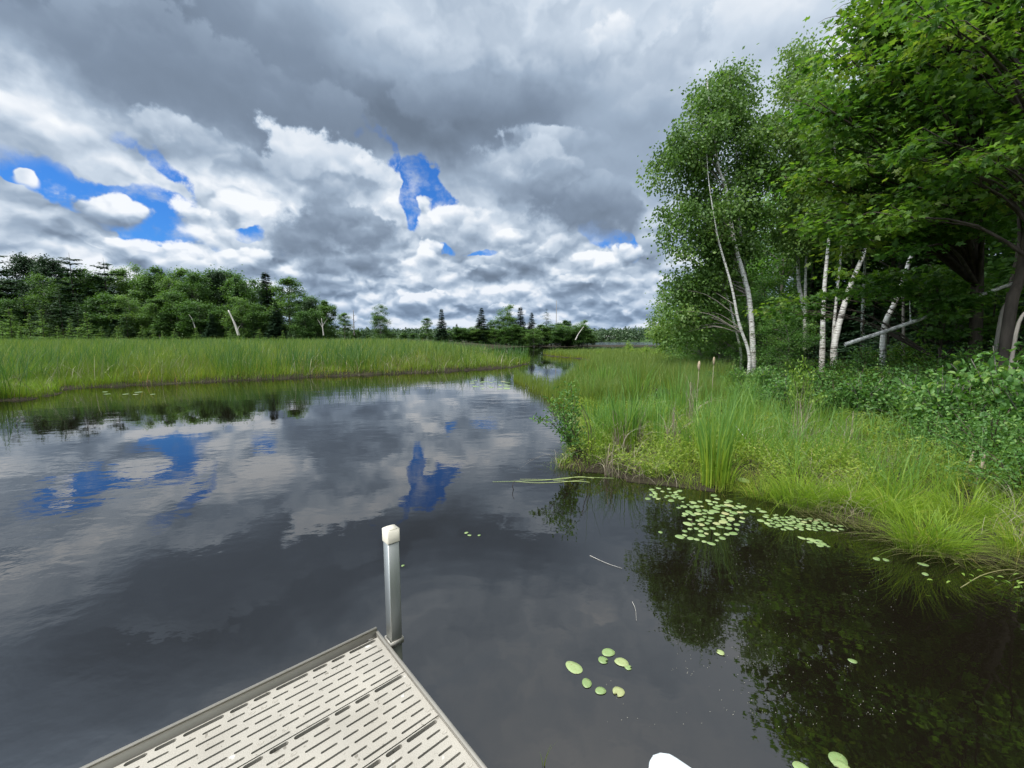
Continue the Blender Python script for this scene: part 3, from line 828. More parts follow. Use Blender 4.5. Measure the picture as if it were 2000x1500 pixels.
def conifer(name, label, h, wid, leafm, whorls=22, per=9, up=-.15, gap=.05, nl=16, L=.30, W=.10, start=.06, droopy=.25, top=1.0, irregular=.15, barkm=None):
    root = empty(name); tag(root, label, 'tree')
    tb = MB(); tube(tb, spline([(0, 0, -.1), (random.uniform(-.05, .05), 0, h * .5), (0, 0, h)], 5), np.linspace(h * .012, .012, 11), 7)
    tb.build('trunk', barkm or m_bark, root, smooth=True)
    cb = MB(); P_, D_, N_, S_ = [], [], [], []
    for i in range(whorls):
        t = start + (1 - start) * (i + random.uniform(-.3, .3)) / whorls
        t = min(max(t, start), .995)
        rad = wid * ((1 - t) ** top) * (1 + random.uniform(-irregular, irregular)) + .10
        for k in range(per):
            a = random.random() * 6.283
            ln = rad * random.uniform(1 - 1.6 * irregular, 1.0); zj = random.uniform(-.6, .6) * h / whorls * (0 if gap < 0 else 1)
            for s in np.linspace(.12, 1, max(3, int(nl * ln / wid))):
                zz_ = h * t + zj + ln * (up * s + droopy * (s - 1) * s * -1 * 1.0)
                p = np.array([math.cos(a) * ln * s, math.sin(a) * ln * s, zz_])
                for m_ in (-1, 1):
                    aa = a + m_ * random.uniform(.3, 1.1)
                    P_.append(p + rng.normal(size=3) * .03); D_.append((math.cos(aa), math.sin(aa), random.uniform(-.35, .25)))
                    N_.append((random.uniform(-.5, .5), random.uniform(-.5, .5), 1)); S_.append(random.uniform(.7, 1.25) * (1.15 - .45 * s) * (1.12 - .62 * t))
    S_ = np.array(S_)
    leaves(cb, P_, np.array(D_), np.array(N_), L * S_, W * S_, 'rhomb', np.clip(rng.normal(.5, .22, len(S_)), 0, 1))
    cb.build('crown', leafm, root)
    return root
def shrub(name, label, h, wid, stems, nl, L, W, leafm, shape='oval', cat='shrub', spread=.6, twigm=None, bare=.25):
    root = empty(name); tag(root, label, cat)
    sb = MB(); lb = MB(); P_, D_ = [], []
    for i in range(stems):
        a = random.random() * 6.283; r = wid * random.uniform(.15, 1) ; hh = h * random.uniform(.55, 1) * (1 - .35 * (r / wid) ** 2)
        e = np.array([math.cos(a) * r, math.sin(a) * r, hh]); m_ = np.array([e[0] * .35, e[1] * .35, hh * .6])
        c = spline([(math.cos(a) * .05, math.sin(a) * .05, -.05), m_, e], 4)
        tube(sb, c, np.linspace(.010, .003, len(c)) * (h ** .5), 5, cap=False)
        for j in range(int(nl / stems)):
            t = bare + (1 - bare) * random.random() ** .8
            p = poly_at(c, t); o = rand_unit(1)[0] * np.array([1, 1, .7]) * spread * wid * random.random() ** .6 * .55
            P_.append(p + o); D_.append(o + rng.normal(size=3) * .15 + np.array([0, 0, .03]))
    P_ = np.array(P_); P_[:, 2] = np.maximum(P_[:, 2], .05)
    nr = rng.normal(size=P_.shape) * .6 + np.array([0, 0, 1])
    leaves(lb, P_, np.array(D_), nr, L * rng.uniform(.6, 1.2, len(P_)), W * rng.uniform(.7, 1.1, len(P_)), shape, np.clip(rng.normal(.5, .25, len(P_)), 0, 1))
    sb.build('stem', twigm or m_twig, root); lb.build('foliage', leafm, root)
    return root
def place(proto, x, y, z=None, sc=1.0, rz=None, label=None, group=None, first=False, sxy=None):
    o = proto if first else copy_tree(proto)
    o.location = (x, y, gz(x, y) - .03 if z is None else z)
    s2 = sxy if sxy else sc
    o.scale = (s2, s2, sc); o.rotation_euler = (0, 0, random.random() * 6.283 if rz is None else rz)
    if label: o['label'] = label
    if group: o['group'] = group
    return o
def place_px(proto, px, D, top, h0, w_mul=1.0, **kw):
    """stand a tree of own height h0 on the ground under pixel column px, its tip at row top"""
    x = (px - 1000) / F * D
    z0 = gz(x, D); zt = P(px, top, D)[2]
    sc = (zt - z0) / h0
    return place(proto, x, D, z=z0 - .05, sc=sc, sxy=sc * w_mul, **kw)

# ------------------------------------------------------------------ the wood across the marsh, on the left
H0 = 16.0
protos = {}
def proto(kind, fn):
    protos[kind] = [fn() for _ in range(1)][0]
    protos[kind]['fresh'] = 1
KINDS = {
 'oakA': lambda: hardwood(H0, 3.6, 'x', G_HARD1), 'oakB': lambda: hardwood(H0, 2.9, 'x', G_HARD1, n=34), 'oakC': lambda: hardwood(H0, 4.2, 'x', G_HARD1, n=46),
 'paleA': lambda: hardwood(H0, 3.2, 'x', G_HARD2, L=.30), 'paleB': lambda: hardwood(H0, 2.5, 'x', G_HARD2, n=30, L=.28),
 'redpine': lambda: hardwood(H0, 3.3, 'x', G_PINE, n=50, nl=230, L=.34, trunkm=m_bark, start=.15),
 'wpineA': lambda: conifer('pine_tree', 'x', H0, 4.2, G_PINE, whorls=12, per=8, up=.20, L=1.15, W=.50, start=.15, top=.5, irregular=.35, nl=24, gap=-1, droopy=.1),
 'wpineB': lambda: conifer('pine_tree', 'x', H0, 3.7, G_SPRUCE, whorls=13, per=8, up=.26, L=1.1, W=.48, start=.12, top=.5, irregular=.35, nl=24, gap=-1, droopy=.1),
 'spruceA': lambda: conifer('spruce_tree', 'x', H0, 2.9, G_SPRUCE, whorls=38, per=12, up=-.22, L=.80, W=.42, start=.02, top=.95),
 'spruceB': lambda: conifer('spruce_tree', 'x', H0, 2.3, G_SPRUCE, whorls=36, per=11, up=-.24, L=.74, W=.38, start=.02, top=1.0, irregular=.25),
 'hemlock': lambda: conifer('pine_tree', 'x', H0, 4.6, G_PINE, whorls=20, per=9, up=.05, L=.72, W=.36, start=.03, top=.65, irregular=.25),
 'larchA': lambda: conifer('larch_tree', 'x', 5.0, 1.5, G_LARCH, whorls=15, per=8, up=.12, L=.32, W=.14, start=.03, top=.9, irregular=.3, nl=12),
 'larchB': lambda: conifer('larch_tree', 'x', 5.0, 1.1, G_LARCH, whorls=15, per=7, up=.2, L=.32, W=.14, start=.03, top=.8, irregular=.35, nl=12),
}
HT = {k: H0 for k in KINDS}; HT['larchA'] = HT['larchB'] = 5.0
def stand(kind, px, D, top, label, group=None, w=1.0):
    fresh = kind not in protos
    if fresh: protos[kind] = KINDS[kind]()
    o = place_px(protos[kind], px, D, top, HT[kind], w_mul=w, label=label, group=group, first=fresh)
    return o
WG = 'trees of the wood behind the left marsh'
stand('wpineA', 18, 79, 486, 'ragged white pine with layered limbs at the far left end of the wood', WG, 1.3)
stand('redpine', 74, 90, 503, 'dense blackish pine crown second from the left in the wood', WG, .85)
stand('wpineB', 158, 82, 493, 'feathery pine crown standing above the rounded dark pines', WG, 1.25)
stand('redpine', 118, 88, 506, 'rounded dark pine between two feathery pine tops', WG, .8)
stand('wpineB', 222, 83, 503, 'small open pine top where the wood steps down', WG, 1.15)
stand('paleA', 104, 80, 540, 'pale leafy tree in front of the blackish pines', WG, 1.2)
stand('hemlock', 140, 83, 545, 'dark drooping conifer right of the pale leafy tree', WG)
stand('oakA', 175, 84, 525, 'green hardwood crown against the darkest conifers', WG)
stand('spruceA', 186, 82, 560, 'dark spruce low between the larches and the hardwoods', WG, 1.5)
stand('oakB', 8, 78, 560, 'low green hardwood cut by the left edge of the photo', WG, 1.5)
stand('oakC', 210, 86, 545, 'broad hardwood under the open pine top', WG)
for i, (px, D, top, k, w_) in enumerate([(250, 88, 528, 'paleB', 1.1), (279, 90, 521, 'paleA', .9), (300, 86, 540, 'oakA', 1), (322, 89, 527, 'oakB', 1.1), (345, 85, 545, 'paleA', 1), (368, 90, 527, 'paleB', 1.2),
                                        (392, 86, 540, 'oakC', .9), (412, 91, 528, 'oakA', .9), (466, 88, 550, 'oakB', 1), (490, 86, 539, 'oakA', 1)]):
    stand(k, px, D, top, 'tall rounded hardwood in the middle of the left wood', 'hardwoods in the middle of the left wood', w_)
stand('wpineB', 305, 86, 525, 'thin pine top among the middle hardwoods, left one', WG, .8)
stand('spruceB', 472, 84, 540, 'pointed spruce rising before the right half of the wood', WG, 1.3)
stand('redpine', 435, 91, 532, 'dark reddish pine top among the middle hardwoods', WG, .8)
stand('spruceB', 529, 84, 529, 'tall pointed dark spruce near the right end of the wood', WG, 2.01)
stand('paleB', 571, 80, 546, 'silvery green poplar right of the tall dark spruce', WG, 1.5)
stand('redpine', 608, 88, 586, 'small dark pine crown right of the silvery poplar', WG, .9)
stand('oakB', 643, 86, 590, 'dark hardwood at the right end of the wood', WG, 1.3)
stand('oakA', 622, 80, 604, 'low light hardwood before the dark right end of the wood', WG, 1.3)
for i, (px, D, top, k, w_) in enumerate([(215, 77, 572, 'oakA', 1.4), (240, 76, 590, 'spruceA', 1.8), (262, 77, 578, 'paleA', 1.5), (318, 76, 585, 'paleB', 1.8), (355, 77, 575, 'oakC', 1.4), (395, 76, 590, 'oakA', 1.6),
                                        (440, 77, 600, 'oakB', 1.7), (478, 76, 582, 'paleA', 1.6), (510, 77, 600, 'oakC', 1.4), (545, 76, 590, 'spruceA', 1.7), (598, 77, 612, 'oakC', 1.5),
                                        (60, 76, 565, 'hemlock', 1.0), (30, 75, 590, 'oakC', 1.2), (130, 75, 560, 'hemlock', 1.0), (162, 74, 572, 'hemlock', .9), (90, 74, 585, 'hemlock', 1.1), (255, 74, 600, 'hemlock', 1.1), (500, 75, 605, 'hemlock', .9), (420, 74, 612, 'spruceA', 2.0)]):
    nm = {'s': 'low dark spruce at the foot of the left wood', 'o': 'low green tree at the foot of the left wood', 'p': 'pale low tree at the foot of the left wood', 'h': 'dark low conifer with drooping layers at the foot of the left wood'}[k[0]]
    stand(k, px, D, top, nm, {'s': 'low spruces along the marsh', 'o': 'low green trees along the marsh', 'p': 'pale low trees along the marsh', 'h': 'dark layered conifers along the marsh'}[k[0]], w_)
for i in range(26):
    px = -330 + i * 38 + random.uniform(-10, 10)
    top = 548 + random.uniform(-12, 12) + max(0, px - 480) * .30
    stand(random.choice(['oakA', 'oakC', 'hemlock', 'oakB', 'redpine']), px, 97 + random.uniform(-3, 8), top, 'shadowy tree in the back rows of the left wood', 'trees in the back rows of the left wood', 1.35)
LG = 'young larches at the edge of the marsh'
for i, (px, D, top, k, w_) in enumerate([(30, 62, 600, 'larchA', 1.3), (66, 64, 610, 'larchA', 1.1), (92, 60, 602, 'larchB', 1.1), (145, 62, 620, 'larchB', 1.2), (178, 64, 607, 'larchA', 1.1), (205, 60, 636, 'larchB', 1.3),
                                        (236, 58, 634, 'larchA', 1.2), (283, 60, 634, 'larchB', 1.2), (305, 62, 640, 'larchA', 1.2), (322, 60, 645, 'larchB', 1), (345, 58, 640, 'larchA', 1.1), (388, 55, 638, 'larchB', 1.2),
                                        (452, 50, 645, 'larchA', 1.6), (510, 56, 641, 'larchA', 1.6), (556, 58, 644, 'larchB', 1.2), (470, 60, 648, 'larchB', 1.3), (12, 60, 625, 'larchB', 1.2), (48, 58, 628, 'larchB', 1.1), (120, 58, 634, 'larchA', 1.2), (160, 58, 640, 'larchB', 1.3)]):
    stand(k, px, D, top, 'small light green larch at the edge of the left marsh', LG, w_)
# dead leaning snag and thin white trunks
def snag(name, label, pts, r0, mat, cat='dead tree', group=None, twig=()):
    b = np.array(pts[0]); root = empty(name, tuple(b)); tag(root, label, cat, group)
    tb = MB(); c = spline(np.array(pts) - b, 5); tube(tb, c, np.linspace(r0, r0 * .45, len(c)), 7, wob=.1); tb.build('trunk', mat, root, smooth=True)
    if twig:
        t2 = MB()
        for (t, dx, dz) in twig:
            p = poly_at(c, t); tube(t2, spline([p, p + np.array([dx * .5, 0, dz * .6]), p + np.array([dx, .1, dz])], 3), np.linspace(r0 * .4, .01, 7), 5)
        t2.build('limb', mat, root)
    return root
snag('dead_tree', 'bleached leaning snag before the left wood', [P(466, 655, 66), P(458, 632, 66), P(446, 606, 66)], .20, m_deadwood, twig=[(.15, .5, 1.0)])
snag('dead_tree', 'pale forked dead trunk near the right end of the wood', [P(632, 655, 70), P(630, 638, 70), P(628, 622, 70)], .10, m_deadwood, twig=[(.4, -.9, 1.6), (.5, .8, 1.3)])
snag('dead_tree', 'grey bare spire beyond the right end of the wood', [P(692, 655, 90), P(691, 630, 90), P(690, 606, 90)], .12, m_greybark, twig=[(.5, .8, .5), (.6, -.8, .6), (.75, .5, .5), (.4, -.9, .3)])
snag('dead_tree', 'thin white trunk leaning inside the left wood', [P(381, 640, 73), P(376, 625, 73), P(369, 614, 73)], .09, m_deadwood)
snag('dead_tree', 'white leaning trunk right of the tree island', [P(1124, 664, 100), P(1130, 652, 100), P(1140, 638, 100)], .16, m_deadwood)
# ------------------------------------------------------------------ trees standing between wood and lake
IG = 'trees of the far tree island'
stand('paleB', 676, 92, 612, 'thin pale tree left of the grey bare spire', IG, 1.6)
stand('paleA', 746, 92, 597, 'lone dense yellowish poplar between wood and tree island', IG, 1.25)
stand('oakB', 792, 120, 652, 'low bush right of the lone yellowish poplar', IG, 2)
stand('paleB', 835, 112, 622, 'small pale tree left of the lone thin spruce', IG, 1.6)
stand('spruceB', 864, 105, 602, 'lone thin spruce left of the tree island', IG, 1.93)
stand('spruceA', 893, 118, 632, 'short spruce at the left end of the tree island', IG, 1.75)
stand('spruceA', 941, 118, 601, 'dark pointed spruce in the left part of the tree island', IG, 2.01)
stand('oakA', 965, 122, 625, 'bushy tree left of the broad island hardwood', IG, 1.3)
stand('paleA', 990, 120, 597, 'broad hardwood in the middle of the tree island', IG, 1.4)
stand('spruceB', 1016, 119, 598, 'slender dark spruce right of the broad island hardwood', IG, 2.10)
stand('spruceA', 1038, 121, 610, 'second slender spruce, left of the bushy island pine', IG, 1.75)
stand('hemlock', 1067, 118, 603, 'bushy dark pine beside the thin mast', IG, 1)
stand('oakB', 1100, 120, 627, 'low rounded tree right of the thin mast', IG, 1.8)
stand('spruceB', 1112, 122, 625, 'tiny spruce tip among the low trees right of the mast', IG, 1.75)
stand('paleA', 1136, 116, 626, 'light rounded willow at the right end of the tree island', IG, 1.7)
for i in range(26):
    px = 700 + i * 17.8 + random.uniform(-5, 5)
    stand(random.choice(['oakC', 'oakA', 'paleA', 'oakB']), px, 110 + random.uniform(-4, 8), 650 - (10 if 880 < px < 1140 else 0) + random.uniform(-6, 5), 'low green bush along the foot of the far trees', 'bushes along the foot of the far trees', 2.6)

# ------------------------------------------------------------------ far shore
fb = MB()
K_ = 5200
a_ = rng.uniform(-R(62), R(62), K_); r_ = 570 + 520 * rng.random(K_) ** 1.5
X_ = r_ * np.sin(a_); Y_ = r_ * np.cos(a_)
Z_ = ground_z(X_, Y_)
hh = rng.uniform(9, 19, K_) * (1 + .25 * (vnoise(X_, Y_, 90, 5) - .5))
for s_ in range(26):
    t = rng.random(K_); rad = 4.2 * np.sqrt(np.maximum(1 - t ** 1.6, .05)) * rng.uniform(.3, 1, K_); th = rng.uniform(0, 6.28, K_)
    p = np.stack([X_ + rad * np.cos(th), Y_ + rad * np.sin(th), Z_ + hh * (.12 + .86 * t)], -1)
    leaves(fb, p, rand_unit(K_), rand_unit(K_), rng.uniform(2.0, 3.6, K_), rng.uniform(1.4, 2.6, K_), 'rhomb', np.clip(vnoise(X_, Y_, 14, 9) + rng.normal(0, .1, K_), 0, 1))
m_far = leaf_mat('far_forest_leaf', [(0, (.030, .062, .026)), (.5, (.046, .085, .034)), (1, (.080, .13, .050))], trans=.15)
tag(fb.build('far_forest', m_far), 'dark green forest along the far shore of the lake', 'forest', kind='stuff')
# small house and mast
hs = empty('house', P(1192, 666, 572)[:2] + (3.0,), .2); tag(hs, 'tiny pale roofed house on the far lake shore', 'house')
q = MB(); box(q, (0, 0, 1.4), (12, 7, 2.8)); q.build('wall', plain_mat('house_wall', (.35, .33, .28)), hs)
q = MB(); q.add([(-6.6, -4, 2.81), (6.6, -4, 2.81), (6.6, 4, 2.81), (-6.6, 4, 2.81), (-6.6, 0, 5.2), (6.6, 0, 5.2)], [[0, 1, 5, 4], [2, 3, 4, 5], [0, 4, 3], [1, 2, 5], [3, 2, 1, 0]]); q.build('roof', plain_mat('pale_roof', (.48, .47, .44)), hs)
for x_ in (-3.5, 0, 3.5):
    q = MB(); box(q, (x_, -3.52, 1.5), (1.2, .1, 1.1)); q.build('window', plain_mat('dark_window', (.05, .06, .07), rough=.2), hs)
mast_b = P(1086, 668, 130)
q = MB(); tube(q, [(0, 0, 0), (0, 0, P(1086, 587, 130)[2] - .3)], [.14, .07], 8)
ms = q.build('mast', m_greybark, loc=(mast_b[0], 130, .3)); tag(ms, 'tall thin bare pole rising behind the tree island', 'mast')

# ------------------------------------------------------------------ marsh and bank ground cover
def spread_px(n, pa, pb, Da, Db, power=1.0):
    """points over the ground, evenly spread in view: near ones dense, far ones thin"""
    px = rng.uniform(pa, pb, n); D = Da * (Db / Da) ** (rng.random(n) ** power)
    return (px - 1000) / F * D, D
def lean_dir(n, bias=(0.35, .1)):
    a = rng.uniform(0, 6.283, n); v = np.stack([np.cos(a) + bias[0], np.sin(a) + bias[1], np.zeros(n)], -1)
    return norm(v)
def cover(name, label, mat, x, y, h, w, rrb, bend=(.05, .35), K=4, z=None, bias=(.35, .1), smooth_rr=True):
    z = ground_z(x, y) - .03 if z is None else z
    mb_ = MB(); n = len(x)
    blades(mb_, np.stack([x, y, z], -1), h, w, lean_dir(n, bias), rng.uniform(bend[0], bend[1], n), np.clip(rrb, 0, 1).astype(np.float32), K=K)
    return tag(mb_.build(name, mat), label, kind='stuff')
# tall reeds of the left marsh
x, y = spread_px(230000, -500, 1075, 8.5, 84)
a_, b_ = land(x, y)
k = a_ > .06 + rng.random(len(x)) * .3; x, y, a_ = x[k], y[k], a_[k]
tall = vnoise(x, y, 3.2, 11) * .5 + vnoise(x, y, 1.1, 12) * .3 + vnoise(x, y, .4, 13) * .2
edge_ = np.clip((a_ - .1 + (vnoise(x, y, 1.7, 14) - .5) * 3.0) / 5.0, 0, 1) ** .8
h = (.52 + .95 * edge_) * (.62 + .60 * tall) * (rng.uniform(.55, 1.0, len(x)) + .3 * (rng.random(len(x)) ** 8)) * np.where(y > 40, .95, 1)
h = np.where(tall < .42, h * .50, h)
wd = np.maximum(.011, y * .00085) * rng.uniform(.7, 1.3, len(x))
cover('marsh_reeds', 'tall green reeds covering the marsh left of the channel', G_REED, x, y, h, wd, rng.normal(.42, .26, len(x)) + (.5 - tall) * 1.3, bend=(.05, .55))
x, y = spread_px(60000, -500, 1075, 9.0, 60)
a_, b_ = land(x, y); cl = vnoise(x, y, 1.3, 81) * .6 + vnoise(x, y, .45, 82) * .4
k = (a_ > .05) & (cl > .56); x, y, cl = x[k], y[k], cl[k]
cover('marsh_cattails', 'taller blue green cattail leaves in patches over the left marsh', G_CATDARK, x, y, rng.uniform(.85, 1.62, len(x)) * np.where(y > 35, .96, 1), np.maximum(.016, y * .0011) * rng.uniform(.8, 1.3, len(x)), rng.normal(.35, .25, len(x)), bend=(.02, .5), K=5)
x, y = spread_px(17000, -500, 1075, 9.0, 45)
a_, b_ = land(x, y); k = (a_ > .1) & (vnoise(x, y, 1.5, 83) > .45); x, y = x[k], y[k]
cover('marsh_dead_stalks', 'tan dead stalks standing among the green of the left marsh', M_DEAD, x, y, rng.uniform(.3, 1.25, len(x)), np.maximum(.008, y * .0007), rng.random(len(x)), bend=(.1, 1.1), K=5)
# yellow-green sedge and herbs among them, mostly along the water's edge
x, y = spread_px(110000, -400, 1070, 9, 60, 1.3)
a_, b_ = land(x, y); pt = vnoise(x, y, 2.2, 21)
k = (a_ > .02) & ((a_ < 1.1 + 1.2 * pt) | (pt > .52)); x, y, a_, pt = x[k], y[k], a_[k], pt[k]
h = rng.uniform(.25, .62, len(x)) * (.7 + .6 * pt) + .25 * (a_ > 1.5)
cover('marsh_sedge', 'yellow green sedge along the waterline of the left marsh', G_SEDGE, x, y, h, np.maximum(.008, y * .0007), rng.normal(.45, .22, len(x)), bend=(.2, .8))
# brown litter at the waterline
x, y = spread_px(16000, -400, 1070, 9, 40, 1.3)
a_, b_ = land(x, y); k = (a_ > -.12) & (a_ < .55) & (vnoise(x, y, .9, 31) > .52); x, y = x[k], y[k]
cover('dead_reed_litter', 'brown dead stems along the waterline of the left marsh', M_DEAD, x, y, rng.uniform(.1, .42, len(x)), np.maximum(.008, y * .0007), rng.random(len(x)) * .7, bend=(.5, 1.6))
# thin reeds standing in the channel mouth
x, y = spread_px(26000, 900, 1140, 8.0, 26)
g_ = (x / y * F + 1000); row = 665 + EYE * F / y
dmid = np.abs(row - (742 + (g_ - 1010) * .42)) / (8 + (g_ - 1000) * .16)
a_, b_ = land(x, y)
k = (g_ > 1003) & (dmid < rng.uniform(.2, 1.15, len(x))) & (b_ < .1); x, y = x[k][:5200], y[k][:5200]
cover('emergent_rushes', 'thin rushes growing out of the water at the channel bend', G_REED, x, y, rng.uniform(.25, .55, len(x)) , np.maximum(.006, y * .0006), rng.normal(.4, .2, len(x)), bend=(.0, .3), z=np.full(len(x), -.03))
x, y = spread_px(9000, -400, 1060, 9, 30)
a_, b_ = land(x, y); k = (a_ < .1) & (a_ > -.5 - .5 * (vnoise(x, y, 2, 5) > .6)) & (rng.random(len(x)) < .45); x, y = x[k], y[k]
cover('waterline_rushes', 'loose green blades standing in the water before the left marsh', G_REED, x, y, rng.uniform(.3, .9, len(x)), np.maximum(.007, y * .0006), rng.normal(.4, .2, len(x)), bend=(.0, .6), z=np.full(len(x), -.03))

# right bank: fine sedge, taller reeds farther back
x, y = spread_px(150000, 1050, 2250, 2.0, 17, .9)
a_, b_ = land(x, y); wl = wood_line(x, y)
pt = vnoise(x, y, .9, 41) * .65 + vnoise(x, y, .3, 42) * .35
clump = vnoise(x, y, .16, 47)
gap_ = vnoise(x, y, .38, 48) * .6 + vnoise(x, y, .13, 49) * .4
k = (b_ > -.07) & (wl < 1.2) & (rng.random(len(x)) < (.15 + 1.5 * np.clip(clump - .3, 0, .6)) * np.where(gap_ < .36, .18, 1)) ; x, y, b_, pt, clump = x[k], y[k], b_[k], pt[k], clump[k]
h = (.16 + .30 * pt) * rng.uniform(.55, 1.15, len(x)) * (.75 + .35 * np.clip(b_, 0, 1)) * (.75 + .5 * clump) + np.clip(y - 5, 0, 10) * .020
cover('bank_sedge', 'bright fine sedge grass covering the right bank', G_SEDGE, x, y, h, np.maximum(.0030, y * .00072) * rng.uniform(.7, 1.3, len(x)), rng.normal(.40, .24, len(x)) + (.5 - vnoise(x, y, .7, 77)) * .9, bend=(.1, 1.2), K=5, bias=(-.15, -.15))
x, y = spread_px(120000, 1030, 1560, 9, 62)
a_, b_ = land(x, y); wl = wood_line(x, y); tall = vnoise(x, y, 2.4, 51) * .6 + vnoise(x, y, .8, 52) * .4
k = (np.maximum(a_, b_) > .1) & (wl < np.where(y < 14, -.6, .8)) & ((tall > .36) | (y > 16)) & (b_ > -.5); x, y, tall = x[k], y[k], tall[k]
h = (.50 + .50 * tall) * rng.uniform(.65, 1.15, len(x)) * np.where(y > 30, .88, 1)
cover('bank_reeds', 'green reeds behind the near bank running back to the lake', G_REED, x, y, h, np.maximum(.010, y * .0008) * rng.uniform(.7, 1.3, len(x)), rng.normal(.35, .22, len(x)), bend=(.05, .4))
x, y = spread_px(60000, 1085, 2150, 3.4, 13)
a_, b_ = land(x, y); cl = vnoise(x, y, .8, 91) * .55 + vnoise(x, y, .25, 92) * .45
k = (b_ > .25) & (wood_line(x, y) < .9) & (cl > .61); x, y, cl = x[k][:2600], y[k][:2600], cl[k][:2600]
cover('tall_sedge', 'taller green blades in tufts over the right bank', G_CAT, x, y, rng.uniform(.35, .85, len(x)) * (.6 + .8 * cl), np.maximum(.006, y * .0009) * rng.uniform(.7, 1.4, len(x)), rng.normal(.55, .25, len(x)), bend=(.03, .7), K=5)
# leafy herbs on the near point of the bank
x, y = spread_px(90000, 1080, 2000, 2.6, 9)
a_, b_ = land(x, y); pt = vnoise(x, y, .5, 61); g_ = x / y * F + 1000
k = (b_ > .04) & (wood_line(x, y) < .8) & (pt > np.where(g_ < 1340, .30, .52)); x, y, pt, g_ = x[k][:42000], y[k][:42000], pt[k][:42000], g_[k][:42000]
hb = MB(); z = ground_z(x, y)
zz_ = z + rng.random(len(x)) ** .7 * (.10 + .32 * pt) 
dn = lean_dir(len(x), (0, 0)) + np.array([0, 0, .5])
leaves(hb, np.stack([x, y, zz_], -1), dn, rng.normal(size=(len(x), 3)) * .7 + np.array([0, 0, 1]), rng.uniform(.030, .060, len(x)), rng.uniform(.007, .014, len(x)), 'rhomb', np.clip(rng.normal(.5, .25, len(x)), 0, 1))
tag(hb.build('bank_herbs', G_HERB), 'low leafy herbs on the near point of the right bank', kind='stuff')
# bent dead stems and straw lying over the bank and the water's edge
x, y = spread_px(14000, 1080, 2300, 2.0, 9)
a_, b_ = land(x, y); k = (b_ > -.10) & (b_ < 2.6) & (vnoise(x, y, .5, 71) > .48); x, y = x[k][:7000], y[k][:7000]
cover('straw', 'pale dead straw lying over the edge of the right bank', M_DEAD, x, y, rng.uniform(.10, .46, len(x)), np.maximum(.0035, y * .0008), rng.random(len(x)), bend=(.5, 1.9), K=5, z=np.maximum(ground_z(x, y), -.01) + rng.random(len(x)) * .06)
x = rng.uniform(1.9, 4.6, 5200); y = rng.uniform(1.3, 3.6, 5200); a_, b_ = land(x, y); k = (b_ > -.30) & (b_ < .05) & (x > 2.35); x, y = x[k], y[k]
n = len(x); mb_ = MB(); dr = np.stack([np.full(n, -1.0), np.full(n, .25), np.zeros(n)], -1) + rng.normal(size=(n, 3)) * np.array([.25, .4, 0]); dr = norm(dr)
blades(mb_, np.stack([x + .15, y, np.full(n, -.008) + rng.random(n) * .05 * (b_[k] > -.12)], -1), rng.uniform(.12, .42, n), np.full(n, .0035), dr, np.full(n, 1.35), rng.random(n).astype(np.float32), K=5, bendp=1.2)
tag(mb_.build('trailing_grass', M_DEADWET), 'long olive grass trailing from the right bank onto the dark water', kind='stuff')

# ------------------------------------------------------------------ cattail clumps, each a plant of its own
def cattail(px, pyb, top, n, spread, label, group=None, wid=.017, bend=(.02, .35), mat=None, D=None, heads=0, rr0=.5):
    b = G(px, pyb, .02) if D is None else (P(px, 700, D)[0], D, 0)
    gzz = max(gz(b[0], b[1]), -.05)
    zt = EYE + ray(px, top)[1] * b[1]; H_ = (zt - gzz) * (1.12 if mat is None else 1.0)
    root = empty('cattail_clump', (b[0], b[1], gzz)); tag(root, label, 'cattails' if n > 1 else 'cattail', group)
    mb_ = MB()
    a = rng.uniform(0, 6.283, n); r = spread * np.sqrt(rng.random(n))
    p = np.stack([r * np.cos(a), r * np.sin(a) * .7, np.full(n, -.04)], -1)
    ln = norm(np.stack([np.cos(a) + rng.normal(0, .35, n), np.sin(a) + rng.normal(0, .35, n), np.zeros(n)], -1))
    bd = rng.uniform(bend[0], bend[1], n)
    n_ = n; hh_ = H_ * rng.uniform(.62, 1.08, n) * (1 - .25 * (r / max(spread, .01)) ** 2)
    hh_[0] = H_ * 1.02
    kink = rng.random(n) < .10
    bd = np.where(kink, bd + .5, bd)
    blades(mb_, p, hh_, wid * rng.uniform(.7, 1.2, n), ln, bd, np.clip(rng.normal(rr0 + .12, .30, n), 0, 1).astype(np.float32), K=7, bendp=2.4)
    mb_.build('leaf', mat or G_CAT, root)
    for i in range(heads):
        s_ = MB(); hx = (random.uniform(-.1, .1), random.uniform(-.05, .05))
        tube(s_, [(hx[0], hx[1], 0), (hx[0] * 1.3, hx[1], H_ * .55), (hx[0] * 1.6, hx[1], H_ * .96)], [.006, .005, .003], 5)
        st = s_.build('stalk', M_DEAD, root)
        q_ = MB(); c = np.array([hx[0] * 1.6, hx[1], H_ * .90])
        tube(q_, [c + (0, 0, -.07), c + (0, 0, -.06), c, c + (0, 0, .06), c + (0, 0, .075)], [.004, .016, .021, .015, .003], 9, wob=.45)
        q_.build('seed_head', m_fluff, root)
    return root
m_fluff = plain_mat('seed_fluff', (.42, .33, .22), rough=1, vary=.35, scale=60, bump=.8, bscale=200, spec=.1)
CG = 'cattails on the right bank'
cattail(1395, 948, 738, 110, .16, 'tallest bright green cattail clump, at the water behind the lily pads', CG, wid=.014, bend=(.02, .30))
cattail(1412, 952, 860, 60, .13, 'short yellow green tuft at the foot of the tallest cattail clump', CG, wid=.008, bend=(.1, .6), mat=G_SEDGE)
cattail(1222, 882, 742, 150, .20, 'broad cattail clump right of the leafy shrub on the point', CG)
cattail(1185, 872, 755, 100, .16, 'cattail clump between the leafy shrub and the broad clump', CG)
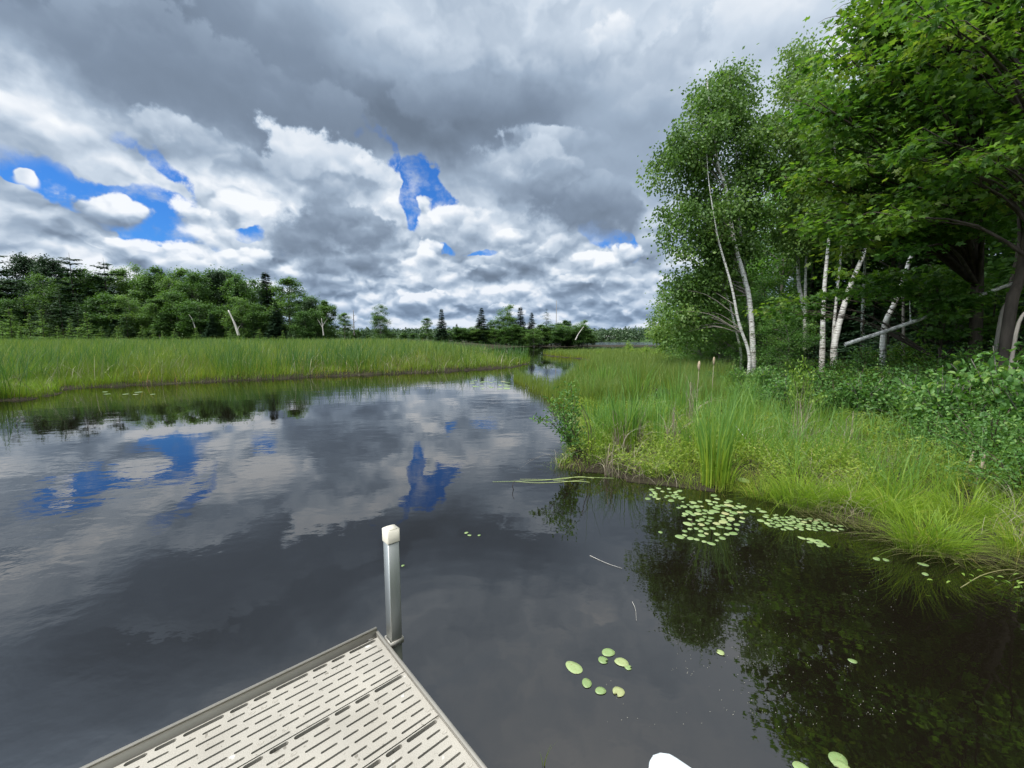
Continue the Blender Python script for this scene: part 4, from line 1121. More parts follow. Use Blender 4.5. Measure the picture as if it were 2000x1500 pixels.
cattail(1270, 862, 750, 90, .18, 'loose cattail clump behind the dead stalks near the point', CG)
for i_, (px, py, top, n) in enumerate([(1158, 850, 762, 60), (1200, 845, 748, 90), (1248, 850, 752, 90), (1290, 880, 772, 60), (1300, 850, 742, 80), (1360, 905, 760, 50), (1430, 900, 770, 50), (1455, 885, 775, 40), (1480, 850, 748, 50), (1340, 840, 735, 70), (1600, 850, 770, 24), (1705, 870, 790, 20), (1830, 910, 800, 24), (1425, 860, 745, 60)]):
    cattail(px, py, top, n, .17, 'dense cattail clump among the shorter grass of the right bank', 'cattail clumps among the bank grass', rr0=.6)
cattail(1150, 800, 716, 60, .25, 'dark cattail clump behind the leafy shrub', CG, wid=.014)
cattail(1176, 776, 696, 130, .3, 'tall cattail clump standing at the channel bend', CG, wid=.016)
cattail(1140, 762, 690, 50, .35, 'cattail clump leaning over the channel bend', CG, wid=.018, rr0=.3)
cattail(1205, 758, 688, 60, .4, 'far cattail clump behind the channel bend', CG, wid=.018, rr0=.3)
cattail(1245, 800, 694, 140, .3, 'cattail clump left of the small lily pool', CG, wid=.015)
cattail(1318, 815, 700, 110, .3, 'cattail clump right of the small lily pool', CG, wid=.014)
cattail(1352, 868, 716, 8, .05, 'brown cattail seed head on a tall dead stalk', CG, heads=1, wid=.010)
cattail(1383, 830, 706, 10, .1, 'second brown seed head farther back, near the birches', CG, heads=1, wid=.012)
cattail(1448, 830, 726, 90, .25, 'cattail clump below the leaning birches', CG, wid=.013)
cattail(1530, 880, 735, 22, .07, 'slim upright cattail tuft below the birch pair', CG, wid=.010)
cattail(1558, 850, 770, 12, .07, 'small cattail tuft behind the slim one', CG, wid=.010)
cattail(1650, 810, 745, 14, .09, 'small cattail tuft before the dark shrubs', CG, wid=.011)
cattail(1774, 885, 742, 30, .08, 'fan shaped cattail tuft in the middle of the grassy bank', CG, wid=.012, bend=(.1, .5))
cattail(1910, 850, 678, 12, .07, 'tall blue green cattail standing in the right-hand shrubs', CG, wid=.020)
cattail(1930, 850, 730, 10, .06, 'lower blue green cattail in the right-hand shrubs', CG, wid=.018)
cattail(1985, 800, 683, 8, .05, 'cattail leaf tips near the right edge of the photo', CG, wid=.016)
TG = 'grass tussocks along the right bank'
for i, (px, py, top, n, sp) in enumerate([(1490, 968, 905, 240, .16), (1555, 985, 880, 320, .2), (1605, 992, 900, 260, .18), (1660, 1000, 905, 260, .16), (1735, 1020, 920, 300, .2), (1700, 980, 870, 240, .2),
                                          (1800, 1070, 935, 380, .17), (1845, 1075, 960, 300, .14), (1880, 1030, 900, 260, .2), (1960, 1040, 930, 260, .17), (1990, 1085, 980, 240, .14), (1280, 930, 870, 200, .14), (1105, 905, 880, 130, .09), (1330, 925, 890, 160, .12), (1770, 1000, 900, 240, .2)]):
    r_ = cattail(px, py, top, n, sp, 'rounded tussock of bright fine grass at the water on the right bank', TG, wid=.0055, bend=(.25, 1.1), mat=G_SEDGE, rr0=.38)
    r_.name = 'grass_tussock'; r_['category'] = 'grass tussock'
# bundles of dead cattail stalks
DG = 'dead cattail stumps on the bank'
def dead_clump(px, pyb, top, n, sp, label, lean=0.0, thick=False):
    b = G(px, pyb, .03); H_ = (EYE + ray(px, top)[1] * b[1] - .03) * (1.0 if thick else 1.5)
    root = empty('dead_cattail', b); tag(root, label, 'dead cattail', DG)
    if thick:
        mb_ = MB(); tube(mb_, [(0, 0, -.05), (lean * H_ * .5, 0, H_ * .5), (lean * H_, .01, H_)], [.024, .022, .007], 7, wob=.25)
        mb_.build('stalk', M_DEAD, root)
        mb_ = MB(); tube(mb_, [(.012, -.012, -.05), (lean * H_ * .5 + .022, -.012, H_ * .4), (lean * H_ * .8 + .03, 0, H_ * .75)], [.012, .010, .004], 5, wob=.25)
        mb_.build('leaf', M_DEADWET, root)
        return root
    m = n * 7; mb_ = MB()
    p = np.stack([rng.normal(0, sp * .35, m), rng.normal(0, .04, m), np.full(m, -.03)], -1)
    ln = norm(np.stack([rng.normal(lean * 2, .8, m), rng.normal(0, .5, m), np.zeros(m)], -1))
    blades(mb_, p, H_ * rng.uniform(.35, 1.15, m), rng.uniform(.006, .014, m), ln, np.where(rng.random(m) < .5, rng.uniform(.0, .3, m), rng.uniform(.7, 1.5, m)), rng.random(m).astype(np.float32), K=7, bendp=3.2)
    mb_.build('leaf', M_DEAD, root)
    for i in range(max(2, n // 3)):
        mb_ = MB(); x0 = random.uniform(-sp, sp) * .4; hh_ = H_ * random.uniform(.6, 1.0); a = random.uniform(-1, 1)
        p0 = np.array([x0, 0, -.04]); p1 = p0 + np.array([lean * hh_ + a * .06, 0, hh_ + .04])
        p2 = p1 + np.array([random.choice([-1, 1]) * random.uniform(.05, .14), random.uniform(-.05, .05), -random.uniform(.05, .20)])
        tube(mb_, [p0, (p0 + p1) / 2, p1, (p1 + p2) / 2, p2], [.006, .005, .004, .003, .002], 5, wob=.2)
        mb_.build('stalk', M_DEAD, root)
    return root
dead_clump(1215, 885, 828, 9, .22, 'pale bundle of dead stalks left of the brown seed head stalk')
dead_clump(1243, 880, 815, 9, .14, 'grey dead stalks in the middle of the near point')
dead_clump(1312, 888, 810, 8, .12, 'dead stalks left of the tallest cattail clump')
dead_clump(1345, 850, 770, 8, .12, 'tall brown dead leaves under the seed head')
dead_clump(1185, 922, 872, 3, .10, 'crooked pale stalk at the waterline of the point')
dead_clump(1560, 890, 795, 8, .14, 'grey dead stalks right of the slim cattail tuft')
dead_clump(1585, 885, 830, 5, .08, 'short grey dead stalks beside the taller ones')
dead_clump(1652, 895, 833, 10, .22, 'dead cattail bundle folded into a tent shape')
dead_clump(1795, 888, 850, 6, .12, 'small pale dead bundle beside the fan shaped tuft', lean=.4)
dead_clump(1878, 955, 882, 2, .03, 'left one of two thick grey stumps leaning in the grass', lean=.22, thick=True)
dead_clump(1900, 965, 888, 2, .03, 'right one of two thick grey stumps leaning in the grass', lean=.2, thick=True)
def stick(name, label, pts, r0, mat, cat, r1=None):
    b = np.array(pts[0]); mb_ = MB(); c = spline(np.array(pts) - b, 5); tube(mb_, c, np.linspace(r0, r1 or r0 * .5, len(c)), 6, wob=.1)
    return tag(mb_.build(name, mat, loc=tuple(b)), label, cat)
stick('fallen_stick', 'thin pale stick leaning through the grass left of the slim cattails', [G(1495, 895, .05), P(1460, 860, 5.2), P(1437, 832, 5.4)], .006, m_deadwood, 'stick')
stick('fallen_stick', 'thin forked pale stick above the open notch in the bank', [G(1520, 870, .1), P(1490, 850, 5.6), P(1468, 843, 5.8)], .005, m_deadwood, 'stick')

# ------------------------------------------------------------------ leafy shrub on the point
b = np.array(G(1140, 900, .04)); root = empty('leafy_shrub', tuple(b)); tag(root, 'leafy willow like shrub on the tip of the bank with one branch over the water', 'shrub')
D0 = b[1]; sb = MB(); lb = MB(); P_, D_ = [], []
stems = [[(1140, 900, 0), (1112, 860, 0), (1100, 800, 0), (1108, 765, .1)], [(1138, 900, 0), (1095, 845, -.05), (1070, 822, -.1), (1042, 818, -.15)], [(1142, 900, 0), (1128, 850, .1), (1120, 800, .15), (1115, 750, .2)],
         [(1140, 900, .05), (1118, 840, .0), (1092, 800, .05), (1080, 770, .1)], [(1146, 900, .0), (1150, 850, 0), (1142, 815, .0), (1138, 800, .05)], [(1150, 900, .0), (1156, 860, 0), (1150, 820, .0), (1135, 790, .05)],
         [(1140, 900, .05), (1110, 855, -.1), (1090, 830, -.1), (1078, 800, -.1)], [(1140, 900, .05), (1120, 870, .1), (1110, 830, .2), (1125, 780, .3)]]
for si, st in enumerate(stems):
    c = spline([np.array(P(px, py, D0 + dd)) - b for px, py, dd in st], 5)
    tube(sb, c, np.linspace(.008, .0025, len(c)), 5, cap=False)
    if si in (4, 5): continue
    for j in range(190 if si != 1 else 95):
        t = random.uniform(.25, 1) if si != 1 else random.choice([random.uniform(.80, 1), random.uniform(.3, .6)])
        o = rand_unit(1)[0] * random.random() ** .6 * (.13 if si != 1 else .055)
        P_.append(poly_at(c, t) + o); D_.append(o + rng.normal(size=3) * .06 + (0, 0, .02))
P_ = np.array(P_); nr = rng.normal(size=P_.shape) * .6 + np.array([0, 0, 1])
leaves(lb, P_, np.array(D_), nr, .052 * rng.uniform(.6, 1.2, len(P_)), .025 * rng.uniform(.7, 1.1, len(P_)), 'oval', np.clip(rng.normal(.62, .25, len(P_)), 0, 1))
sb.build('stem', m_twig, root); lb.build('foliage', G_ALDER, root)

# ------------------------------------------------------------------ undergrowth along the wood, each bush a thing
UG = 'bushes under the right-hand trees'
sp_ = {'a': shrub('shrub', 'x', 1.0, .55, 22, 1700, .055, .038, G_ALDER), 'b': shrub('shrub', 'x', 1.0, .65, 26, 2000, .05, .032, G_ALDER), 'c': shrub('shrub', 'x', 1.0, .5, 20, 1300, .06, .045, G_SHRUBY),
       'e': shrub('shrub', 'x', 1.0, .6, 22, 1100, .075, .052, G_ALDER, twigm=m_greybark),
       'd': shrub('shrub', 'x', 1.0, .7, 24, 1900, .06, .03, G_MAPLE)}
first = {k: True for k in sp_}
def bush(k, px, D, top, wm=1.0, label='', group=UG):
    o = place_px(sp_[k], px, D, top, 1.0, w_mul=1.0, label=label, group=group, first=first[k]); first[k] = False
    zc = o.scale[2]; o.scale = (max(.8, zc * .9) * wm, max(.8, zc * .9) * wm, zc)
    return o
near = [('b', 1960, 4.3, 780), ('a', 1900, 4.8, 800), ('b', 1830, 5.2, 795), ('a', 2060, 4.2, 760), ('b', 1990, 5.0, 725), ('a', 1870, 5.8, 740), ('b', 1930, 6.0, 700), ('a', 2080, 5.4, 690), ('b', 2040, 3.6, 840), ('a', 2160, 3.4, 760), ('e', 1900, 5.3, 745), ('e', 1850, 5.6, 700), ('e', 1960, 5.4, 660), ('e', 2030, 4.8, 690), ('e', 1950, 4.6, 800), ('e', 1800, 6.2, 735)]
for k, px, D, top in near: bush(k, px, D, top, 1.0, 'broad leafy bush at the right edge overhanging the grass', 'leafy bushes at the right edge')
mid = [('a', 1490, 8.9, 742), ('e', 1535, 8.4, 725), ('b', 1590, 8.0, 738), ('a', 1640, 7.6, 730), ('e', 1690, 7.3, 718), ('a', 1740, 7.0, 735), ('e', 1785, 6.7, 722), ('a', 1825, 6.4, 728), ('e', 1600, 8.6, 705), ('e', 1500, 10.5, 705), ('e', 1440, 12.5, 712), ('a', 1455, 10.6, 738), ('b', 1500, 9.5, 752), ('a', 1560, 9.0, 722), ('b', 1620, 8.4, 712), ('d', 1680, 8.2, 700), ('b', 1740, 7.8, 705), ('a', 1790, 7.5, 700), ('b', 1590, 10, 722), ('a', 1660, 9.5, 705), ('d', 1720, 9, 705), ('b', 1780, 8.8, 705), ('a', 1830, 7.4, 700),
       ('d', 1840, 9, 672), ('b', 1900, 8.2, 670), ('d', 1960, 7.6, 660), ('b', 2020, 7.0, 650), ('b', 1690, 11, 668), ('d', 1780, 11.5, 650), ('d', 1640, 12, 690), ('a', 1520, 12, 700), ('d', 1560, 13, 690), ('b', 1480, 13, 716), ('a', 1470, 11, 735), ('d', 2090, 7, 640)]
for k, px, D, top in mid: bush(k, px, D, top, 1.25, 'dark leafy bush in the thicket under the right-hand trees', UG)
for k, px, D, top in [('c', 1572, 7.2, 684), ('c', 1425, 12.5, 725), ('c', 1480, 10.5, 742), ('c', 1700, 8, 762)]:
    bush(k, px, D, top, .55, 'young yellow green sapling shrub standing before the dark thicket', 'yellow green saplings before the thicket')
back_ = [('b', 1255, 15, 716, .9), ('c', 1300, 14, 722, .8), ('b', 1350, 13.5, 716, .9), ('a', 1400, 13.5, 714, 1.0), ('b', 1210, 22, 700, .9), ('c', 1265, 24, 688, 1.0), ('b', 1310, 19, 690, 1.0), ('a', 1290, 11, 745, .5), ('b', 1390, 11.5, 738, .7), ('c', 1170, 34, 682, 1.0), ('c', 1290, 30, 664, 1.2), ('c', 1262, 34, 672, 1.2), ('c', 1330, 26, 668, 1.2), ('c', 1235, 40, 676, 1.2), ('d', 1360, 24, 655, 1.3), ('d', 1400, 20, 672, 1.3), ('b', 1345, 20, 690, 1.2), ('b', 1390, 17, 700, 1.3), ('a', 1430, 15, 700, 1.3), ('c', 1225, 52, 664, 1.0), ('c', 1300, 22, 690, 1.1)]
for k, px, D, top, wm in back_:
    bush(k, px, D, top, wm, {'c': 'pale willow bush on the reedy strip towards the lake', 'd': 'dark bush at the left foot of the right wood', 'b': 'leafy green bush among the reeds before the right wood', 'a': 'small leafy bush left of the birch trunks'}[k],
         {'c': 'willow bushes on the reedy strip', 'd': 'dark bushes at the foot of the wood', 'b': 'leafy bushes before the foot of the wood', 'a': 'small bushes left of the birches'}[k])

# ------------------------------------------------------------------ trees on the right
def base_pt(px, D, dz=-.1):
    x = (px - 1000) / F * D
    return (x, D, gz(x, D) + dz)
RG = 'birches of the right-hand wood'
def stem_px(pts, D, lean=0.0):
    """trunk through photo pixels, rooted in the ground below the first one"""
    out = [base_pt(pts[0][0], D)]
    for i, (px, py) in enumerate(pts): out.append(P(px, py, D + lean * i / len(pts)))
    if out[1][2] < out[0][2] + .25: out.pop(1)
    return out
def birch(label, stems, envs, n, D, nl=150, cr=.50, L=.125, W=.095, rs=0.0, leafm=None, limb=.018, droop=.7, mt=.25):
    return broad_tree('birch_tree', label, 'tree', [(stem_px(pts, D + dd, ln), r0, r1) for pts, dd, ln, r0, r1 in stems], crown_points(envs, n), cr, nl, L, W, 'rhomb', m_birch, leafm or G_BIRCH, RG, flat=1.0, droop=droop, twigs=1, min_t=mt, limb_r=limb, rrshift=rs)
D1 = 16.0
birch('front birch with a crooked white trunk and drooping twigs to the left', [([(1471, 688), (1464, 588), (1452, 537), (1433, 467), (1419, 373), (1403, 327), (1396, 270), (1384, 187), (1380, 150)], 0, .3, .12, .02)],
      [(1395, 215, 58, 85, D1 + .7, 1.2), (1335, 330, 72, 75, D1 + .5, 1.3), (1335, 440, 62, 70, D1 + .5, 1.3), (1370, 560, 68, 70, D1 + 1.0, 1.2), (1330, 290, 40, 40, D1, .8), (1410, 400, 60, 120, D1 + .8, 1.0), (1395, 250, 30, 30, D1 - .6, .3), (1430, 400, 28, 28, D1 - .8, .3)], 150, D1, nl=150)
birch('birch with a straight thin white trunk behind the crooked one', [([(1468, 690), (1458, 560), (1446, 450), (1437, 364), (1438, 299), (1429, 200), (1425, 140)], .9, .2, .08, .015)],
      [(1425, 190, 55, 65, D1 + 1, 1.2), (1462, 300, 40, 110, D1 + 1, 1.2), (1450, 470, 45, 110, D1 + 1.3, 1.0)], 105, D1, nl=150)
birch('short white trunk leaning left in front of the birch group', [([(1463, 692), (1443, 630), (1429, 560), (1405, 476), (1396, 430), (1385, 360), (1380, 300)], -.5, 0, .075, .006)],
      [(1395, 450, 38, 50, D1 + .2, .6), (1340, 600, 50, 60, D1 + .4, .8)], 34, D1, nl=130)
birch('dark thin trunk leaning left of the short white one', [([(1447, 690), (1436, 640), (1424, 590), (1408, 545)], .5, 0, .055, .03)], [(1400, 540, 40, 50, D1 + .6, .7), (1310, 640, 35, 30, D1 + 2, .8)], 26, D1, nl=130)
D2 = 17.5
birch('tall birch with a pale rounded top behind the maple', [([(1574, 672), (1571, 607), (1561, 560), (1559, 500), (1562, 400), (1572, 250), (1565, 130)], 0, .3, .13, .02)],
      [(1568, 150, 52, 72, D2, 1.4), (1540, 260, 58, 90, D2, 1.4), (1550, 400, 60, 110, D2, 1.3), (1600, 300, 60, 120, D2 + .8, 1.4)], 180, D2, nl=150, rs=.12)
birch('second trunk of the birch pair splitting at its foot', [([(1572, 660), (1573, 600), (1574, 527), (1580, 440), (1590, 330)], -.15, .1, .085, .03)], [(1590, 380, 50, 90, D2, 1.0)], 22, D2, nl=140, rs=.1)
D3 = 15.0
birch('single upright birch between the pair and the leaning one', [([(1606, 686), (1608, 600), (1613, 527), (1622, 430), (1630, 300), (1625, 180)], 0, .2, .11, .02)], [(1625, 230, 55, 110, D3 + .5, 1.3), (1640, 400, 60, 80, D3 + .6, 1.2)], 80, D3, nl=150)
birch('thick birch trunk leaning to the right below the maple', [([(1630, 672), (1645, 610), (1660, 560), (1686, 499), (1712, 430), (1740, 370), (1765, 300)], 0, .4, .125, .04)], [(1740, 380, 70, 80, D3 + .4, 1.2), (1700, 250, 70, 80, D3 + 1, 1.2)], 70, D3, nl=150)
birch('thin brownish trunk beside the thick leaning birch', [([(1628, 650), (1634, 580), (1641, 513), (1645, 440)], .3, .1, .06, .03)], [(1650, 440, 50, 60, D3 + .8, .9)], 18, D3, nl=130)
birch('pale thin trunk in the shade right of the leaning birch', [([(1685, 625), (1687, 560), (1690, 500), (1692, 420)], 1.8, .1, .085, .03)], [(1690, 400, 60, 60, D3 + 2.5, 1.1)], 22, D3, nl=130)
D4 = 11.5
birch('slim birch leaning far to the right above the fallen trunk', [([(1727, 644), (1745, 598), (1760, 560), (1783, 490), (1798, 450), (1811, 411), (1835, 330), (1850, 250)], 0, .3, .085, .02)], [(1840, 280, 70, 80, D4 + .3, 1.0)], 24, D4, nl=130)
birch('small feathery birch at the left end of the right wood', [([(1302, 664), (1300, 630), (1298, 590), (1292, 560)], 0, 0, .05, .015)], [(1298, 590, 18, 40, 32, 1.0), (1285, 625, 22, 32, 32, 1.2)], 22, 32, nl=110, cr=.6, rs=.15)

# maples with big leaves overhanging from the right
def maple(label, stems, envs, n, nl, cr=.5, L=.118, W=.112, rs=0.0, limb=.04, mt=.2, bark=None, flat=.38):
    return broad_tree('maple_tree', label, 'tree', stems, crown_points(envs, n), cr, nl, L, W, 'maple', bark or m_bark, G_MAPLE, 'maples at the right', flat=flat, twigs=2, min_t=mt, limb_r=limb, rrshift=rs)
D5 = 9.4
def absolute(pts): return [base_pt(pts[0][0], pts[0][2])] + [P(*q) for q in pts[1:]]
maple('big maple with a dark straight trunk spreading over the birches', [(absolute([(1907, 660, D5), (1909, 560, D5), (1910, 400, D5), (1908, 200, D5), (1900, 0, D5 + .2), (1895, -260, D5 + .4)]), .13, .04)],
      [(1720, 120, 110, 110, 8.6, 1.3), (1640, 250, 95, 80, 8.6, 1.0), (1700, 330, 120, 90, 8.4, 1.1), (1650, 440, 110, 60, 8.8, 1.0), (1600, 350, 60, 40, 8.5, .7), (1830, 180, 130, 150, 8.2, 1.4), (1860, 380, 130, 90, 8.0, 1.3),
       (1780, 20, 140, 110, 8.6, 1.5), (1900, -120, 230, 200, 9, 2.2), (1760, 470, 110, 50, 8.2, 1.0), (1980, 120, 110, 220, 9.5, 1.5), (1720, 40, 60, 60, 8.8, .8)], 250, 100, rs=.06)
maple('nearer maple bough reaching in from the right edge with light leaf tips', [(absolute([(2080, 700, 6.6), (2070, 500, 6.6), (2060, 250, 6.6), (2080, -100, 6.7), (2090, -400, 6.8)]), .12, .04)],
      [(1940, 330, 120, 100, 6.2, .8), (1830, 300, 80, 60, 6.4, .6), (1980, 60, 150, 130, 6.2, 1.0), (2100, -250, 300, 240, 6.6, 1.4), (1780, 420, 60, 35, 6.6, .5), (2120, 250, 120, 200, 6.6, 1.2), (1850, 30, 120, 70, 6.4, .8)], 110, 80, cr=.36, L=.10, W=.095, rs=.14, limb=.03)
maple('thick dark trunk at the right edge leaning right', [(absolute([(1962, 690, 7.2), (1975, 600, 7.2), (1993, 537, 7.3), (2020, 380, 7.4), (2060, 150, 7.6)]), .09, .05)],
      [(2060, 150, 100, 150, 7.8, 1.0)], 22, 70, rs=.0)
maple('low maple sapling with flat sprays under the big maple', [(absolute([(1840, 690, 9.8), (1835, 600, 9.8), (1820, 520, 9.7)]), .035, .012)], [(1800, 560, 120, 45, 9.6, 1.0), (1690, 560, 90, 30, 10.6, .8), (1900, 640, 100, 35, 9.6, .6), (1865, 600, 50, 30, 8.7, .3), (1560, 600, 70, 30, 12, .8)], 60, 90, cr=.42, rs=-.08, limb=.012)
for lab, pts, r0 in [('dark branchless stem leaning right behind the big maple', [(1945, 650, 10.5), (1975, 560, 10.6), (1992, 470, 10.7), (1985, 380, 10.8)], .07),
                     ('pale leaning stem at the right edge below the thick trunk', [(1975, 700, 6.2), (1985, 650, 6.2), (2010, 600, 6.3), (2030, 560, 6.3)], .028),
                     ('second pale stem leaning across the thick trunk', [(1940, 660, 7.8), (1955, 620, 7.8), (1975, 585, 7.8), (1995, 560, 7.8)], .035),
                     ('short snapped grey stem below the slim leaning birch', [(1768, 620, 11.9), (1764, 590, 11.9), (1757, 560, 11.9)], .045),
                     ('straight dark trunk deep between the birches', [(1745, 640, 17), (1746, 540, 17), (1748, 440, 17), (1752, 300, 17)], .11),
                     ('straight dark trunk deep behind the leaning birch', [(1662, 650, 19), (1664, 560, 19), (1666, 440, 19)], .10)]:
    p_ = absolute(pts)
    o = snag('bare_stem', lab, p_, r0, m_greybark if 'pale' in lab or 'grey' in lab else m_bark, cat='tree trunk')
# fallen birch resting slantwise in the undergrowth
fp = [P(1650, 673, 9.6), P(1715, 652, 9.4), P(1779, 630, 9.2), P(1853, 603, 9.1), P(1914, 577, 9.0), P(2000, 546, 8.8), P(2090, 512, 8.6)]
b = np.array(fp[0]); root = empty('fallen_birch', tuple(b)); tag(root, 'white fallen birch trunk lying slantwise through the thicket', 'fallen tree')
mb_ = MB(); tube(mb_, spline(np.array(fp) - b, 4), np.linspace(.046, .032, 25), 12, wob=.05); mb_.build('trunk', plain_mat('fallen_birch_bark', (.52, .50, .46), rough=.85, vary=.75, scale=16, bump=.6, bscale=60), root, smooth=True)
mb_ = MB(); q = np.array(fp[2]) - b; tube(mb_, [q, q + (.05, .1, .28), q + (.02, .1, .5)], [.018, .012, .006], 5); mb_.build('branch_stub', m_birch, root)

# back rows of the right wood
BG = 'trees deep in the right-hand wood'
H_R = 11.0
rk = {'h1': hardwood(H_R, 2.8, 'x', G_DEEP, n=70, nl=210, L=.20, start=.10), 'h2': hardwood(H_R, 2.4, 'x', G_DEEP, n=64, nl=200, L=.20, start=.2), 'h3': hardwood(H_R, 2.9, 'x', G_ALDER, n=70, nl=200, L=.17, start=.03),
      's1': conifer('fir_tree', 'x', H_R, 2.2, G_PINE, whorls=30, per=9, up=-.15, L=.40, W=.18, start=.03, nl=18), 's2': conifer('fir_tree', 'x', 4.0, 1.3, G_SPRUCE, whorls=18, per=9, up=-.05, L=.22, W=.10, start=.03, nl=14)}
fr1 = {k: True for k in rk}
def deep(k, px, D, h, label, group=BG, w=1.0):
    H = 4.0 if k == 's2' else H_R
    x = (px - 1000) / F * D; sc = h / H
    o = place(rk[k], x, D, sc=sc, sxy=sc * w, label=label, group=group, first=fr1[k]); fr1[k] = False
    return o
for i, (k, px, D, h) in enumerate([('h1', 1520, 24, 10.5), ('h2', 1600, 22, 11.5), ('s1', 1575, 20, 9), ('h1', 1670, 22, 12), ('s1', 1650, 18, 8), ('h2', 1730, 19, 11), ('s1', 1790, 16, 8.5), ('h1', 1800, 20, 12), ('h2', 1870, 15, 10.5),
                                   ('s1', 1900, 17, 9), ('h1', 1960, 15, 11), ('h2', 2060, 12, 10), ('h1', 2180, 10.5, 11), ('h2', 2260, 9, 10), ('h1', 1480, 30, 10.5), ('h2', 1430, 34, 9), ('h1', 1390, 40, 9.5),
                                   ('h1', 2360, 8, 10), ('h2', 2500, 6.5, 9), ('h1', 2700, 6.5, 10), ('h1', 1360, 48, 8.5), ('h2', 1345, 60, 9), ('h1', 1560, 33, 12), ('h1', 1640, 31, 13), ('h2', 1750, 29, 13), ('h1', 1850, 26, 13), ('h2', 1950, 24, 12.5), ('h1', 2100, 18, 12)]):
    deep(k, px, D, h, {'h1': 'leafy green tree deep in the right-hand wood', 'h2': 'open crowned green tree deep in the right-hand wood', 's1': 'dark fir deep in the right-hand wood'}[k], {'h1': BG, 'h2': 'open crowned trees deep in the wood', 's1': 'dark firs deep in the wood'}[k])
for i, (px, D, h) in enumerate([(1370, 20, 3.2), (1400, 17, 2.6), (1345, 24, 3.4), (1325, 30, 3.0), (1440, 19, 3.4), (1500, 17, 3.0), (1535, 14.5, 2.3), (1420, 22, 4.2), (1380, 28, 4.5), (1355, 36, 5), (1480, 20, 4.2), (1310, 40, 3.2)]):
    deep('h3', px, D, h, 'low leafy tree filling the foot of the right-hand wood', 'low trees at the foot of the right wood', 1.5)
for i, (px, D, h) in enumerate([(1590, 16.5, 2.6), (1680, 14, 2.4), (1730, 13, 2.2), (1620, 18, 3.4), (1800, 12, 2.4), (1860, 10.5, 1.9), (1700, 17, 3.2), (1930, 10, 2.2), (1990, 9, 2.2)]):
    deep('s2', px, D, h, 'low dark young fir in the shade of the right-hand wood', 'young firs in the shade', 1.5)

# shore behind the dock, to the right
for i, (x_, y_, h_) in enumerate([(3.5, -6.5, 8), (6.5, -4.5, 9), (9, -1.5, 9), (1.0, -9, 8), (8, -8, 10), (4.8, -9.5, 9)]):
    o = place(rk['h3'], x_, y_, sc=h_ / H_R, sxy=h_ / H_R * 1.2, label='tree on the shore behind the dock', group='trees on the shore behind the dock')

# ------------------------------------------------------------------ lily pads
w = NT('lily_pad')
c = w.ramp(w.n('ShaderNodeObjectInfo').outputs['Random'], [(0, (.13, .20, .065)), (.5, (.19, .27, .10)), (.85, (.25, .32, .13)), (1, (.32, .30, .14))])
c = w.mix(w.rng(w.noise(obco(w), 2.6, 4), .56, .72), c, (.22, .17, .07, 1))
lc = w.n('ShaderNodeSeparateXYZ', {0: obco(w)}).outputs
vein = w.math('SINE', w.math('MULTIPLY', w.math('ARCTAN2', lc[1], lc[0]), 11.0))
c = w.mix(w.rng(vein, .75, 1.0, 0.0, .30), c, (.30, .38, .18, 1))
m_pad = w.link(w.n('ShaderNodeBsdfPrincipled', {'Base Color': c, 'Roughness': .42, 'Specular IOR Level': .5}).outputs[0])
def pad_mesh(seed, el=1.25, notch=.0):
    r_ = random.Random(seed); mb_ = MB(); n = 22; v = [(0, 0, .0012)]
    for ring, rr_ in ((.5, .0012), (.97, .0010), (1.0, .000)):
        for i in range(n):
            a = 6.283 * i / n; q = 1 + .035 * math.sin(3 * a + seed) + r_.uniform(-.012, .012)
            if notch and (i == 0): q *= (1 - notch * ring)
            v.append((el * ring * q * math.cos(a), ring * q * math.sin(a), rr_ * 1.0))
    f = [[0, 1 + i, 1 + (i + 1) % n] for i in range(n)]
    for k in range(2): f += [[1 + k * n + i, 1 + (k + 1) * n + i, 1 + (k + 1) * n + (i + 1) % n, 1 + k * n + (i + 1) % n] for i in range(n)]
    mb_.add(np.array(v) * np.array([1, 1, 1]), f)
    return mb_.mesh('lily_pad', m_pad)
PM = [pad_mesh(i, el, nt_) for i, (el, nt_) in enumerate([(1.25, 0), (1.05, .55), (1.4, 0), (1.15, .3)])]
def pad(x, y, r, label, group=None, k=None, rz=None, tilt=0.0):
    o = bpy.data.objects.new('lily_pad', PM[random.randrange(4) if k is None else k]); COL.objects.link(o)
    o.location = (x, y, .0015 + random.random() * .002 + (r * math.sin(tilt) if tilt else 0)); o.scale = (r, r, 1); o.rotation_euler = (tilt, 0, random.random() * 6.28 if rz is None else rz)
    return tag(o, label, 'lily pad', group)
zones = [([(1262, 957), (1310, 950), (1345, 968), (1330, 985), (1265, 975)], 26, .030), ([(1320, 990), (1370, 975), (1440, 990), (1455, 1010), (1430, 1050), (1400, 1065), (1320, 1050), (1345, 1020)], 72, .034),
         ([(1385, 965), (1470, 990), (1560, 1020), (1520, 1030), (1440, 1005)], 24, .030), ([(1480, 1020), (1530, 1008), (1600, 1015), (1650, 1030), (1655, 1038), (1580, 1035), (1520, 1035)], 52, .029), ([(1560, 1050), (1610, 1058), (1628, 1070), (1600, 1070)], 8, .034)]
placed = []
for poly, n, r0 in zones:
    pw = np.array([G(*q)[:2] for q in poly]); lo, hi = pw.min(0), pw.max(0); cnt = 0; tries = 0
    while cnt < n and tries < 6000:
        tries += 1; p = np.array([random.uniform(lo[0], hi[0]), random.uniform(lo[1], hi[1])])
        if sdist(p[None], pw)[0] < 0: continue
        r = r0 * random.uniform(.45, 1.0)
        if any((p[0] - q[0]) ** 2 + (p[1] - q[1]) ** 2 < ((r + q[2]) * 1.0) ** 2 for q in placed): continue
        placed.append((p[0], p[1], r)); cnt += 1
        pad(p[0], p[1], r, 'small green lily pad in the crowded raft beside the right bank', 'lily pads in the raft beside the bank')
